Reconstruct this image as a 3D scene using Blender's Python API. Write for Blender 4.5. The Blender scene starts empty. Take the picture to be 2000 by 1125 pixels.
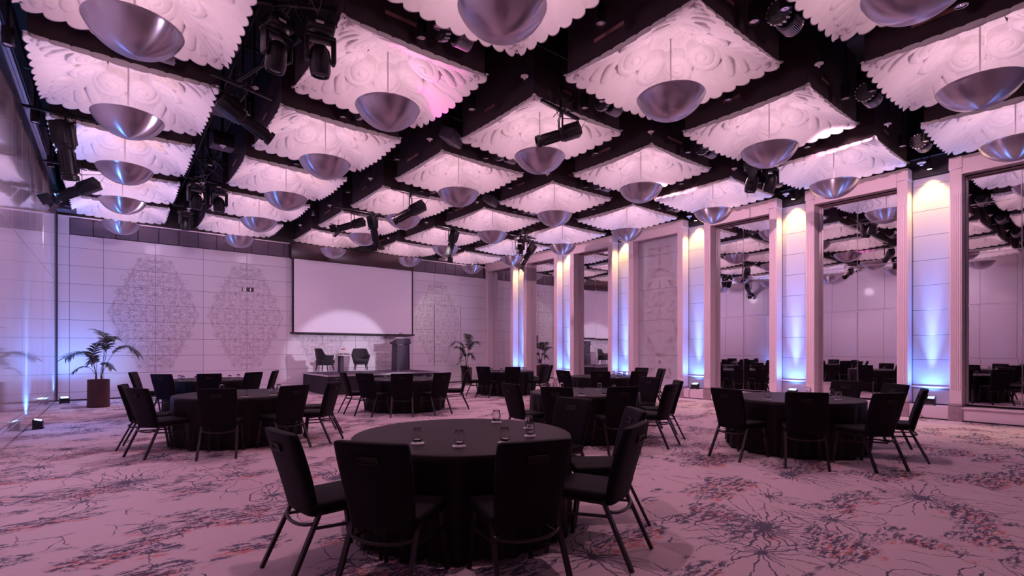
import bpy, bmesh, math, random
import numpy as np
from mathutils import Vector, Matrix
random.seed(7); rng = np.random.default_rng(7)
PI = math.pi
SC = bpy.context.scene
C = SC.collection

# ------------------------------------------------------------ camera
cam_d = bpy.data.cameras.new('camera'); cam = bpy.data.objects.new('camera', cam_d); C.objects.link(cam)
YAW = math.atan(780/982.)
cam.location = (0, 0, 1.47)
cam.rotation_euler = (PI/2, 0, -YAW)
cam_d.sensor_width = 36; cam_d.lens = 982/2000*36; cam_d.shift_y = (682-562.5)/2000
cam_d.clip_start = .05; cam_d.clip_end = 100
SC.camera = cam

# ------------------------------------------------------------ world, lights, exposure
W = bpy.data.worlds.new('world'); SC.world = W; W.use_nodes = True
W.node_tree.nodes['Background'].inputs[0].default_value = (.75, .42, .62, 1)
W.node_tree.nodes['Background'].inputs[1].default_value = 0.0
SC.view_settings.view_transform = 'Standard'; SC.view_settings.look = 'None'
SC.view_settings.exposure = 0; SC.view_settings.gamma = 1; SC.view_settings.use_curve_mapping = False
SC.cycles.max_bounces = 7; SC.cycles.diffuse_bounces = 4; SC.cycles.glossy_bounces = 4
SC.cycles.transmission_bounces = 6; SC.cycles.transparent_max_bounces = 8
SC.cycles.sample_clamp_indirect = 4; SC.cycles.caustics_refractive = False; SC.cycles.caustics_reflective = False
SC.cycles.use_denoising = True
LAMP_W = 27.5          # upward lamp in every pendant bowl
PINK = (1, .585, .71)

def lamp(kind, name, loc, energy, color, target=None, parent=None, **k):
    d = bpy.data.lights.new(name, kind); d.energy = energy; d.color = color
    for a, v in k.items(): setattr(d, a, v)
    o = bpy.data.objects.new(name, d); C.objects.link(o)
    o.location = loc
    if target is not None:
        o.rotation_euler = (Vector(target)-Vector(loc)).to_track_quat('-Z', 'Y').to_euler()
    if parent: o.parent = parent
    return o

# room downlighting: soft pink wash from the lighting bars in the ceiling gaps
for (x, y, e) in [(1.65, 3.0, 160), (1.65, 8.6, 135), (1.65, 14.1, 170), (4.63, 5.5, 140), (4.63, 11, 150), (4.63, 16.0, 150), (7.6, 2.7, 160), (7.6, 8.25, 140), (7.6, 13.8, 150), (10.55, 5.5, 150), (10.55, 11, 150), (10.55, 16.0, 150)]:
    lamp('SPOT', 'wash_light', (x, y, 5.2), e, (1, .50, .66), target=(x, y, 0), spot_size=2.5, spot_blend=1, shadow_soft_size=.05)
# lavender and pink fill spots added to brighten the walls, without fixtures
for (x, y, tx, ty, e) in [(1.2, 14.5, .8, 19, 190), (4.3, 14.5, 4.0, 19, 150), (7.6, 14.2, 7.4, 19, 130), (11.0, 14.5, 11.2, 19, 150)]:
    lamp('SPOT', 'wall_fill', (x, y, 5.25), e, (.88, .62, .93), target=(tx, ty, 2.2), spot_size=1.9, spot_blend=1, shadow_soft_size=.25)
for y in (3.5, 7.28, 13.5):
    lamp('SPOT', 'wall_fill', (9.6, y, 5.25), 440, (1, .54, .70), target=(13.8, y, 2.4), spot_size=2.0, spot_blend=1, shadow_soft_size=.04)
    lamp('SPOT', 'wall_fill', (2.0, y+2, 4.55), 300, (.92, .66, .95), target=(-1.25, y+2, 3.0), spot_size=2.0, spot_blend=1, shadow_soft_size=.2)
lamp('SPOT', 'magenta_spot', (4.62, 8.15, 4.6), 170, (1, .12, .62), target=(3.55, 6.3, 5.6), spot_size=.55, spot_blend=.6, shadow_soft_size=.05)
# stage spot from the right that throws the armchair shadows on the wall
lamp('SPOT', 'stage_spot', (10.1, 10.0, 3.3), 1500, (.88, .78, 1), target=(6.8, 18.9, 1.15), spot_size=.40, spot_blend=.35, shadow_soft_size=.05)
lamp('SPOT', 'corner_spot', (8.2, 13.6, 4.7), 420, (.95, .92, .85), target=(11.6, 18.9, 2.4), spot_size=.55, spot_blend=.3, shadow_soft_size=.1)

# ------------------------------------------------------------ materials
def new_mat(name):
    m = bpy.data.materials.new(name); m.use_nodes = True
    nt = m.node_tree; b = nt.nodes['Principled BSDF']
    return m, nt, b
def pbr(name, col, rough=.6, metal=0., spec=.5, noise=None, bump=0, bscale=200, coat=0, aniso=0, trans=0, ior=None, emit=None, estr=0, sheen=0):
    m, nt, b = new_mat(name)
    b.inputs['Base Color'].default_value = (*col, 1); b.inputs['Roughness'].default_value = rough
    b.inputs['Metallic'].default_value = metal; b.inputs['Specular IOR Level'].default_value = spec
    b.inputs['Coat Weight'].default_value = coat; b.inputs['Coat Roughness'].default_value = .06
    b.inputs['Transmission Weight'].default_value = trans
    if ior: b.inputs['IOR'].default_value = ior
    if sheen: b.inputs['Sheen Weight'].default_value = sheen
    if emit: b.inputs['Emission Color'].default_value = (*emit, 1); b.inputs['Emission Strength'].default_value = estr
    if noise:
        n = nt.nodes.new('ShaderNodeTexNoise'); n.inputs['Scale'].default_value = noise[0]; n.inputs['Detail'].default_value = 3
        tc = nt.nodes.new('ShaderNodeTexCoord'); nt.links.new(tc.outputs['Object'], n.inputs['Vector'])
        r = nt.nodes.new('ShaderNodeMix'); r.data_type = 'RGBA'
        k = noise[1]
        r.inputs[6].default_value = (*[c*(1-k) for c in col], 1); r.inputs[7].default_value = (*[min(1, c*(1+k)) for c in col], 1)
        nt.links.new(n.outputs['Fac'], r.inputs[0]); nt.links.new(r.outputs[2], b.inputs['Base Color'])
    if bump:
        n = nt.nodes.new('ShaderNodeTexNoise'); n.inputs['Scale'].default_value = bscale
        tc = nt.nodes.new('ShaderNodeTexCoord'); nt.links.new(tc.outputs['Object'], n.inputs['Vector'])
        bp = nt.nodes.new('ShaderNodeBump'); bp.inputs['Strength'].default_value = bump; bp.inputs['Distance'].default_value = .003
        nt.links.new(n.outputs['Fac'], bp.inputs['Height']); nt.links.new(bp.outputs[0], b.inputs['Normal'])
    if aniso:
        b.inputs['Anisotropic'].default_value = aniso; b.inputs['Anisotropic Rotation'].default_value = .25
        t = nt.nodes.new('ShaderNodeTangent'); t.direction_type = 'RADIAL'; t.axis = 'Z'
        nt.links.new(t.outputs[0], b.inputs['Tangent'])
    return m
M = {}
M['plaster'] = pbr('white_plaster', (.84, .80, .82), .75, noise=(6, .05))
M['black'] = pbr('black_paint', (.014, .008, .012), .6, noise=(3, .35))
M['boxside'] = pbr('coffer_side_paint', (.034, .016, .024), .7, noise=(3, .35))
M['blackmetal'] = pbr('black_fixture_metal', (.016, .013, .018), .38, .3)
M['finmetal'] = pbr('grey_fin_metal', (.6, .55, .64), .35, .7)
M['bowl'] = pbr('spun_aluminium', (.56, .53, .61), .30, 1., aniso=.93)
M['rod'] = pbr('painted_rod', (.62, .55, .6), .5)
M['wall'] = pbr('lacquered_wall_panel', (.74, .66, .73), .42, spec=.5, noise=(.8, .03), coat=.06)
M['gloss'] = pbr('glossy_wall_panel', (.60, .50, .58), .22, spec=.6, noise=(.7, .03), coat=.8)
M['trim'] = pbr('painted_trim', (.80, .66, .74), .4, noise=(2, .03))
M['recess'] = pbr('recess_panel', (.46, .45, .54), .42, noise=(1.2, .03))
M['gap'] = pbr('dark_joint', (.05, .03, .045), .8)
M['engrave'] = pbr('engraved_line', (.40, .30, .36), .6)
M['engrave_pale'] = pbr('pale_engraved_line', (.55, .44, .51), .5)
M['marble'] = pbr('grey_marble_base', (.36, .26, .31), .35, noise=(9, .4))
M['mirror'] = pbr('mirror_glass', (.84, .80, .83), .015, 1.)
M['chrome'] = pbr('polished_edge', (.85, .82, .86), .08, 1.)
M['fabric'] = pbr('black_chair_fabric', (.0065, .004, .0075), .6, spec=.10, bump=.25, bscale=900)
M['leg'] = pbr('black_leg_metal', (.016, .008, .012), .35, .1)
M['slot'] = pbr('slot_recess', (.004, .003, .005), .8)
M['slotrim'] = pbr('bronze_slot_rim', (.014, .008, .011), .4, .3)
M['cloth'] = pbr('black_tablecloth', (.0075, .0035, .0055), .48, spec=.20, bump=.2, bscale=600)
M['wood'] = pbr('table_board', (.1, .06, .04), .6)
M['glass'] = pbr('clear_glass', (1, 1, 1), .02, trans=1, ior=1.45)
M['coaster'] = pbr('white_paper', (.95, .88, .90), .8)
M['screen'] = pbr('projection_screen', (.86, .78, .88), .9)
M['pot'] = pbr('brown_planter', (.070, .022, .026), .5, noise=(30, .3))
M['soil'] = pbr('soil', (.03, .015, .012), .9)
M['leaf'] = pbr('palm_leaf', (.022, .030, .024), .45, noise=(9, .4))
M['stem'] = pbr('palm_stem', (.05, .05, .035), .5)
M['sheath'] = pbr('palm_sheath', (.22, .06, .045), .6)
M['stageskirt'] = pbr('stage_skirt', (.018, .011, .018), .8)
M['deck'] = pbr('stage_carpet', (.075, .05, .08), .9, noise=(60, .3))
M['alu'] = pbr('aluminium_edge', (.75, .7, .76), .3, 1.)
M['lect'] = pbr('dark_lectern', (.055, .04, .065), .5, noise=(80, .2))
M['velvet'] = pbr('dark_velvet', (.017, .012, .019), .75, sheen=.1, noise=(14, .3))
M['white'] = pbr('white_paint', (.8, .76, .8), .4)
M['copper'] = pbr('pink_lamp_shade', (.5, .16, .14), .5)
M['sign'] = pbr('sign_face_dark', (.035, .03, .05), .5)
M['signw'] = pbr('sign_white', (.8, .62, .7), .5, emit=(.8, .55, .65), estr=.25)
M['label'] = pbr('label_strip', (.36, .16, .15), .7)
M['lens'] = pbr('fixture_lens', (.7, .6, .68), .12, .7)
M['led_white'] = pbr('lit_downlight', (1, 1, 1), .5, emit=(1, .86, .62), estr=14)
M['led_blue'] = pbr('lit_uplight', (.6, .8, 1), .5, emit=(.35, .6, 1), estr=5)
M['blueled'] = pbr('blue_connector', (.02, .12, .5), .4)
M['cable'] = pbr('black_cable', (.012, .010, .013), .5)

def grille_mat():
    m, nt, b = new_mat('woven_metal_grille'); L = nt.links.new
    tc = nt.nodes.new('ShaderNodeTexCoord'); mp = nt.nodes.new('ShaderNodeMapping'); mp.inputs['Rotation'].default_value = (0, PI/4, 0)
    L(tc.outputs['Object'], mp.inputs['Vector'])
    outs = []
    for ax in ('X', 'Z'):
        w = nt.nodes.new('ShaderNodeTexWave'); w.bands_direction = ax; w.inputs['Scale'].default_value = 9
        L(mp.outputs[0], w.inputs['Vector']); outs.append(w.outputs['Fac'])
    mx = nt.nodes.new('ShaderNodeMath'); mx.operation = 'MULTIPLY'; L(outs[0], mx.inputs[0]); L(outs[1], mx.inputs[1])
    r = nt.nodes.new('ShaderNodeMix'); r.data_type = 'RGBA'
    r.inputs[6].default_value = (.20, .15, .20, 1); r.inputs[7].default_value = (.03, .02, .03, 1)
    L(mx.outputs[0], r.inputs[0]); L(r.outputs[2], b.inputs['Base Color']); b.inputs['Roughness'].default_value = .5
    bp = nt.nodes.new('ShaderNodeBump'); bp.inputs['Distance'].default_value = .01; L(mx.outputs[0], bp.inputs['Height']); L(bp.outputs[0], b.inputs['Normal'])
    return m
M['grille'] = grille_mat()

def carpet_mat():
    m, nt, b = new_mat('patterned_carpet'); N = nt.nodes.new; L = nt.links.new
    def setin(s, v):
        if hasattr(v, 'is_output') or hasattr(v, 'links'): L(v, s)
        else: s.default_value = v
    def mt(op, a, b_=None, c=None):
        n = N('ShaderNodeMath'); n.operation = op; setin(n.inputs[0], a)
        if b_ is not None: setin(n.inputs[1], b_)
        if c is not None: setin(n.inputs[2], c)
        return n.outputs[0]
    def vm(op, a, b_=None):
        n = N('ShaderNodeVectorMath'); n.operation = op; setin(n.inputs[0], a)
        if b_ is not None: setin(n.inputs[1], b_)
        return n.outputs['Value'] if op in ('LENGTH', 'DISTANCE', 'DOT_PRODUCT') else n.outputs[0]
    def noise(v, s, d=3, r=.55, out='Fac'):
        n = N('ShaderNodeTexNoise'); L(v, n.inputs['Vector']); n.inputs['Scale'].default_value = s; n.inputs['Detail'].default_value = d; n.inputs['Roughness'].default_value = r
        return n.outputs[out]
    def scale(v, sx, sy, rot=0, off=(0, 0, 0)):
        n = N('ShaderNodeMapping'); L(v, n.inputs['Vector']); n.inputs['Scale'].default_value = (sx, sy, 1); n.inputs['Rotation'].default_value = (0, 0, rot); n.inputs['Location'].default_value = off
        return n.outputs[0]
    def step(v, lo, hi):     # 0 below lo, 1 above hi
        n = N('ShaderNodeMapRange'); n.interpolation_type = 'SMOOTHSTEP'; setin(n.inputs[0], v); n.inputs[1].default_value = lo; n.inputs[2].default_value = hi
        return n.outputs[0]
    tc = N('ShaderNodeTexCoord'); P = tc.outputs['Object']
    wob = vm('SUBTRACT', noise(P, 1.6, 3, .6, 'Color'), (.5, .5, .5))
    PW = vm('ADD', P, vm('MULTIPLY', wob, (.30, .30, 0)))
    wob2 = vm('SUBTRACT', noise(P, 9, 2, .6, 'Color'), (.5, .5, .5))
    PW2 = vm('ADD', PW, vm('MULTIPLY', wob2, (.06, .06, 0)))
    fine = noise(P, 38, 3, .7); med = noise(P, 2.1, 2, .5); brk = noise(P, 12, 2, .6)
    masks = []
    def flower(sc, off, n, rmax, lw):
        Q = scale(PW2, sc, sc, 0, off)
        v = N('ShaderNodeTexVoronoi'); v.voronoi_dimensions = '2D'; v.feature = 'F1'; v.inputs['Scale'].default_value = 1; v.inputs['Randomness'].default_value = .85
        L(Q, v.inputs['Vector'])
        loc = vm('SUBTRACT', Q, v.outputs['Position']); sp = N('ShaderNodeSeparateXYZ'); L(loc, sp.inputs[0])
        x = sp.outputs[0]; y = mt('MULTIPLY', sp.outputs[1], 1.0)
        r = mt('SQRT', mt('ADD', mt('MULTIPLY', x, x), mt('MULTIPLY', y, y)))
        a = mt('ARCTAN2', y, x)
        sc_c = N('ShaderNodeSeparateXYZ'); L(v.outputs['Color'], sc_c.inputs[0]); rnd = sc_c.outputs[0]
        f = mt('FRACT', mt('ADD', mt('MULTIPLY', a, n/(2*PI)), rnd))
        d = mt('MULTIPLY', mt('MULTIPLY', mt('ABSOLUTE', mt('SUBTRACT', f, .5)), 2*PI/n), r)
        wid = mt('MULTIPLY', lw, mt('ADD', .5, mt('MULTIPLY', 1.2, mt('MAXIMUM', 0.0, mt('SUBTRACT', .7, mt('MULTIPLY', r, 1.6))))))
        line = mt('LESS_THAN', d, wid)
        # outer reach of the rays, scalloped like a lily pad
        reach = mt('MULTIPLY', rmax, mt('ADD', .66, mt('MULTIPLY', .34, mt('SINE', mt('ADD', mt('MULTIPLY', a, 3), mt('MULTIPLY', rnd, 9))))))
        inside = mt('LESS_THAN', r, reach)
        rim = mt('LESS_THAN', mt('ABSOLUTE', mt('SUBTRACT', r, reach)), mt('MULTIPLY', lw, 1.1))
        core = mt('LESS_THAN', r, mt('MULTIPLY', .055, fine))
        br = mt('GREATER_THAN', brk, .40)
        l = mt('MAXIMUM', mt('MULTIPLY', mt('MULTIPLY', line, inside), br), mt('MAXIMUM', mt('MULTIPLY', rim, mt('GREATER_THAN', med, .42)), core))
        return l, inside
    l1, in1 = flower(.52, (0.3, .1, 0), 27, .52, .0034)
    l2, in2 = flower(.83, (5.3, 2.1, 0), 15, .42, .0052)
    lines = mt('MAXIMUM', mt('MULTIPLY', l1, mt('GREATER_THAN', noise(P, .5, 1), .46)), mt('MULTIPLY', l2, mt('LESS_THAN', noise(P, .5, 1), .52)))
    # twigs
    v3 = N('ShaderNodeTexVoronoi'); v3.voronoi_dimensions = '2D'; v3.feature = 'DISTANCE_TO_EDGE'; v3.inputs['Scale'].default_value = 1
    L(scale(PW2, 3.4, 1.9, .5), v3.inputs['Vector'])
    twig = mt('MULTIPLY', mt('LESS_THAN', v3.outputs['Distance'], mt('MULTIPLY', .028, brk)), step(noise(P, .9, 2), .50, .56))
    # splotches of berries and leaves
    area = noise(scale(PW, 1.15, 1.75, -.35), .95, 3, .6)
    st = noise(scale(P, 4.5, 15, -.35), 1.6, 5, .75)
    navy = mt('MULTIPLY', step(area, .515, .56), step(mt('ADD', st, mt('MULTIPLY', fine, .35)), .66, .70))
    area2 = noise(scale(PW, 1.15, 1.75, -.35, (0.14, .12, 0)), .95, 3, .6)
    coral = mt('MULTIPLY', step(mt('ADD', area2, mt('MULTIPLY', noise(P, .7, 1), .12)), .62, .66), step(mt('ADD', noise(scale(P, 3.5, 11, -.35, (3, 7, 0)), 1.8, 4, .7), mt('MULTIPLY', fine, .4)), .68, .74))
    dark = mt('MAXIMUM', mt('MULTIPLY', mt('MAXIMUM', lines, twig), .92), mt('MULTIPLY', navy, .92))
    def mix(f, a, b_):
        n = N('ShaderNodeMix'); n.data_type = 'RGBA'; setin(n.inputs[0], f); setin(n.inputs[6], a); setin(n.inputs[7], b_); return n.outputs[2]
    base = mix(noise(P, 220, 2), (.62, .49, .54, 1), (.74, .60, .64, 1))
    base = mix(mt('MULTIPLY', noise(P, .6, 2), .3), base, (.60, .52, .60, 1))
    c1 = mix(mt('MULTIPLY', coral, .8), base, (.62, .20, .17, 1))
    c2 = mix(mt('MULTIPLY', dark, mt('ADD', .72, mt('MULTIPLY', fine, .45))), c1, (.05, .06, .12, 1))
    L(c2, b.inputs['Base Color']); b.inputs['Roughness'].default_value = .95; b.inputs['Specular IOR Level'].default_value = .1
    bp = N('ShaderNodeBump'); bp.inputs['Strength'].default_value = .3; bp.inputs['Distance'].default_value = .004
    L(noise(P, 260, 2), bp.inputs['Height']); L(bp.outputs[0], b.inputs['Normal'])
    return m
M['carpet'] = carpet_mat()

# ------------------------------------------------------------ mesh helpers
def mesh_np(name, v, f, mat, smooth=True, sharp=None):
    me = bpy.data.meshes.new(name); me.from_pydata([tuple(x) for x in v], [], [tuple(x) for x in f]); me.update()
    if mat is not None: me.materials.append(mat)
    if smooth: me.shade_smooth()
    if smooth and sharp: me.set_sharp_from_angle(angle=sharp)
    return me
class MB:
    def __init__(s): s.v = []; s.f = []
    def add(s, v, f):
        n = len(s.v); s.v += [tuple(x) for x in v]; s.f += [tuple(i+n for i in q) for q in f]; return s
    def box(s, c, d, R=None):
        x, y, z = [k/2 for k in d]
        vs = [Vector(p) for p in ((-x,-y,-z),(x,-y,-z),(x,y,-z),(-x,y,-z),(-x,-y,z),(x,-y,z),(x,y,z),(-x,y,z))]
        if R is not None: vs = [R @ p for p in vs]
        return s.add([p+Vector(c) for p in vs], [(3,2,1,0),(4,5,6,7),(0,1,5,4),(1,2,6,5),(2,3,7,6),(3,0,4,7)])
    def rbox(s, c, d, b=.01, seg=2, R=None):
        bm = bmesh.new(); bmesh.ops.create_cube(bm, size=1)
        bmesh.ops.scale(bm, vec=d, verts=bm.verts)
        bmesh.ops.bevel(bm, geom=bm.edges[:], offset=b, segments=seg, profile=.5, affect='EDGES')
        vs = [v.co.copy() for v in bm.verts]; bm.verts.index_update(); fs = [[v.index for v in f.verts] for f in bm.faces]; bm.free()
        if R is not None: vs = [R @ p for p in vs]
        return s.add([p+Vector(c) for p in vs], fs)
    def tube(s, pts, r, n=8, cap=True, r1=None):
        pts = [Vector(p) for p in pts]; rings = []; up = None
        for i, p in enumerate(pts):
            t = (pts[min(i+1, len(pts)-1)]-pts[max(i-1, 0)]).normalized()
            if up is None: up = Vector((0, 0, 1)) if abs(t.z) < .9 else Vector((1, 0, 0))
            a = t.cross(up).normalized(); b_ = a.cross(t).normalized(); up = b_
            rr = r if r1 is None else r+(r1-r)*i/(len(pts)-1)
            rings.append([p+(a*math.cos(2*PI*k/n)+b_*math.sin(2*PI*k/n))*rr for k in range(n)])
        v = [q for R_ in rings for q in R_]
        f = [(i*n+k, i*n+(k+1) % n, (i+1)*n+(k+1) % n, (i+1)*n+k) for i in range(len(pts)-1) for k in range(n)]
        if cap: f += [tuple(reversed(range(n))), tuple(range((len(pts)-1)*n, len(pts)*n))]
        return s.add(v, f)
    def bar(s, p, q, w, h=None):     # square bar between two points
        p, q = Vector(p), Vector(q); h = h or w; d = q-p
        R = d.to_track_quat('Z', 'X').to_matrix()
        return s.box((p+q)/2, (w, h, d.length), R)
    def lathe(s, prof, n=32, c=(0, 0, 0), R=None, cap=False):
        v = []; f = []
        for (r, z) in prof:
            for k in range(n):
                p = Vector((r*math.cos(2*PI*k/n), r*math.sin(2*PI*k/n), z))
                if R is not None: p = R @ p
                v.append(p+Vector(c))
        m = len(prof)
        for i in range(m-1):
            for k in range(n): f.append((i*n+k, i*n+(k+1) % n, (i+1)*n+(k+1) % n, (i+1)*n+k))
        if cap: f += [tuple(reversed(range(n))), tuple(range((m-1)*n, m*n))]
        return s.add(v, f)
    def mesh(s, name, mat, smooth=True, sharp=.7): return mesh_np(name, s.v, s.f, mat, smooth, sharp)
def put(name, me, parent=None, loc=(0, 0, 0), rz=0, rot=None, scale=None):
    o = bpy.data.objects.new(name, me); C.objects.link(o); o.location = loc
    o.rotation_euler = rot if rot else (0, 0, rz)
    if scale: o.scale = scale
    if parent: o.parent = parent
    return o
def tag(o, label, cat, group=None):
    o['label'] = label; o['category'] = cat
    if group: o['group'] = group
    return o
def thing(name, label, cat, loc=(0, 0, 0), rz=0, group=None, rot=None):
    o = bpy.data.objects.new(name, None); C.objects.link(o); o.location = loc; o.empty_display_size = .1
    o.rotation_euler = rot if rot else (0, 0, rz)
    return tag(o, label, cat, group)
def struct(name, me, loc=(0, 0, 0)):
    o = put(name, me, None, loc); o['kind'] = 'structure'; return o
def copy_tree(src, loc, rz, label, group=None, scale=None):
    r = src.copy(); C.objects.link(r); r.location = loc; r.rotation_euler = (0, 0, rz); r['label'] = label
    if group: r['group'] = group
    if scale: r.scale = scale
    for ch in src.children:
        if ch.type == 'LIGHT':
            continue
        c = ch.copy(); C.objects.link(c); c.parent = r
        for g in ch.children:
            d = g.copy(); C.objects.link(d); d.parent = c
    return r
def panelmesh(w, h, t, b=.004):   # panel in XZ plane, front at -Y, centred
    return MB().rbox((0, 0, 0), (w, t, h), b, 1)

# ------------------------------------------------------------ room shell
XL, XR, YF, YB, ZC = -1.25, 13.5, 18.99, -3.0, 6.8
struct('floor', MB().box((6.2, 8, -.05), (15.4, 23, .1)).mesh('floor', M['carpet']))
struct('ceiling', MB().box((6.2, 8, ZC+.05), (15.6, 23, .1)).mesh('ceiling', M['black']))
struct('wall_back', MB().box((6.2, YB-.05, 3.4), (15.6, .1, 6.8)).mesh('wall_back', M['wall']))
# far wall -------------------------------------------------
wf = struct('wall_far', MB().box((6.2, YF+.07, 3.4), (15.3, .1, 6.8)).mesh('wall_far', M['gap'], False))
zj = [.035, .245] + [.76+.5155*i for i in range(8)]      # joint heights up to 4.37
zj.append(4.73)
xj = [-1.24, -.96, -.21, 1.03, 2.30, 3.57, 4.85, 6.10, 7.36, 8.60, 9.77, 10.81, 12.15, 13.52]
cache = {}
def panel(parent, mat, x0, x1, z0, z1, y, axis='x', g=.0035, name='panel', t=.02):
    w, h = round(x1-x0-2*g, 3), round(z1-z0-2*g, 3); key = (w, h, mat.name, t)
    if key not in cache: cache[key] = panelmesh(w, h, t).mesh('panel', mat, True, .5)
    if axis == 'x': return put(name, cache[key], parent, ((x0+x1)/2, y, (z0+z1)/2))
    return put(name, cache[key], parent, (y, (x0+x1)/2, (z0+z1)/2), PI/2 if axis == 'y' else -PI/2)
for i in range(len(xj)-1):
    for k in range(len(zj)-1):
        if i == 11 and 1 < k < 7: continue
        panel(wf, M['wall'], xj[i], xj[i+1], zj[k], zj[k+1], YF)
# the service door panel in the right part of the far wall
d = thing('door_1', 'flush', 'door'); 
del d['label'], d['category']; d['kind'] = 'structure'
put('door_leaf', panelmesh(1.30, 2.60, .02).mesh('door_leaf', M['wall'], True, .5), d, (11.48, YF-.002, 2.06))
put('door_edge', MB().box((10.82, YF-.014, 2.06), (.008, .006, 2.62)).box((11.48, YF-.014, 3.37), (1.32, .006, .008)).mesh('door_edge', M['gap'], False), d)
panel(wf, M['wall'], xj[0], xj[1], 4.73, 5.22, YF)
# grille band
gx = [-.96+.52*i for i in range(12)]; gx = [g for g in gx if g < 4.9]+[4.93]
gx2 = [9.80]+[10.37+.505*i for i in range(7)]
gx2[-1] = 13.40
for L_ in (gx, gx2):
    for a, b_ in zip(L_[:-1], L_[1:]): panel(wf, M['grille'], a, b_, 4.74, 5.21, YF, g=.011, name='grille_panel')
t1 = struct('trim_1', MB().box((6.2, YF-.02, 5.235), (14.8, .06, .035)).mesh('trim', M['trim'], False))
struct('trim_2', MB().box((6.2, YF-.0, .018), (14.7, .05, .035)).mesh('trim', M['black'], False))
struct('trim_3', MB().box((6.2, YF+.01, 5.9), (14.8, .06, 1.25)).mesh('trim', M['black'], False))

def medallion(seed, half_w=1.16, half_h=1.76, lw=.0065):
    R = random.Random(seed); mb = MB()
    curves = []
    def ok(x, z):
        t = abs(z)/half_h
        return x < half_w*(1-t)+.40*t and t < 1
    # boundary scroll chain and interior scrolls, one quadrant
    pts = []
    for gz in np.arange(.06, half_h-.02, .155):
        for gx_ in np.arange(.06, half_w, .155):
            x = gx_+R.uniform(-.03, .03); z = gz+R.uniform(-.03, .03)
            if ok(x+.02, z): pts.append((x, z))
    for (x, z) in pts:
        a0 = R.uniform(0, 2*PI); s = R.choice((-1, 1)); r0 = R.uniform(.055, .10); turns = R.uniform(1.0, 1.6)
        c = []
        for i in range(22):
            t = i/21; a = a0+s*t*turns*2*PI; r = r0*(1-.82*t)
            c.append((x+r*math.cos(a), z+r*math.sin(a)))
        curves.append(c)
        # leaf tail
        a1 = a0+s*.4; c = []
        for i in range(9):
            t = i/8; r = r0+.09*math.sin(t*PI)*.7; a = a0-s*t*1.3
            c.append((x+r*math.cos(a)*(1+.25*t), z+r*math.sin(a)*(1+.25*t)))
        curves.append(c)
        for _ in range(2):    # small leaf outlines
            la = R.uniform(0, 2*PI); ll = R.uniform(.07, .12); c = []
            for i in range(15):
                t = i/14*2*PI; px = math.cos(t)*ll/2; pz = math.sin(t)*ll*.22*(1+.5*math.cos(t))
                c.append((x+.05*math.cos(la)+px*math.cos(la)-pz*math.sin(la), z+.05*math.sin(la)+px*math.sin(la)+pz*math.cos(la)))
            curves.append(c)
    # lobed outline
    for off in (0, .045):
        c = []
        for i in range(130):
            t = i/129; bw = (half_w-off)*(1-t)+(.40-off)*t; wv = .035*abs(math.sin(t*14*PI))
            c.append((bw+wv-.03, t*half_h*.94))
        curves.append(c)
    c = [(.10+.10*math.cos(a), half_h*.97+.10*math.sin(a)) for a in np.linspace(0, 2*PI, 20)]; curves.append(c)
    c = [(.44*(1-t)+.02, half_h*.93+.05*math.sin(t*PI*2)) for t in np.linspace(0, 1, 16)]; curves.append(c)
    for c in curves:
        P = np.array([(max(px, .004), max(pz, .004)) for px, pz in c]); T = np.gradient(P, axis=0); T /= (np.linalg.norm(T, axis=1, keepdims=True)+1e-6)
        Nn = np.stack([-T[:, 1], T[:, 0]], 1)*lw/2
        for sx in (1, -1):
            for sz in (1, -1):
                A = (P+Nn)*[sx, sz]; B = (P-Nn)*[sx, sz]; n = len(P)
                v = [(a[0], 0, a[1]) for a in A]+[(b_[0], 0, b_[1]) for b_ in B]
                f = [(i, i+1, n+i+1, n+i) if sx*sz < 0 else (n+i, n+i+1, i+1, i) for i in range(n-1)]
                mb.add(v, f)
    return mb
med = medallion(3).mesh('engraved_scrollwork', M['engrave'], False)
for x in (1.03, 3.57, 6.08, 8.60, 10.98):
    o = put('engraved_scrollwork', med, wf, (x, YF-.0125, 2.56), scale=(1, 1, 1))
    o['kind'] = 'stuff'
# left wall -------------------------------------------------
wl = struct('wall_left', MB().box((XL-.07, 8, 3.4), (.1, 22, 6.8)).mesh('wall_left', M['gap'], False))
yl = [18.98-1.125*i for i in range(19)]
for a, b_ in zip(yl[1:], yl[:-1]):
    for z0, z1 in ((.03, .25), (.25, .335), (.335, 3.385), (3.385, 5.93), (6.0, 6.75)):
        panel(wl, M['wall'] if z0 > 5.9 else M['gloss'], a, b_, z0, z1, XL, axis='y', g=.004)
struct('trim_4', MB().box((XL+.02, 8, 5.96), (.07, 22, .04)).box((XL+.035, 8, 6.06), (.05, 22, .02)).mesh('trim', M['alu'], False))
struct('trim_5', MB().box((XL+.02, YF-.03, 3.0), (.05, .03, 5.9)).mesh('trim', M['gap'], False))
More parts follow.
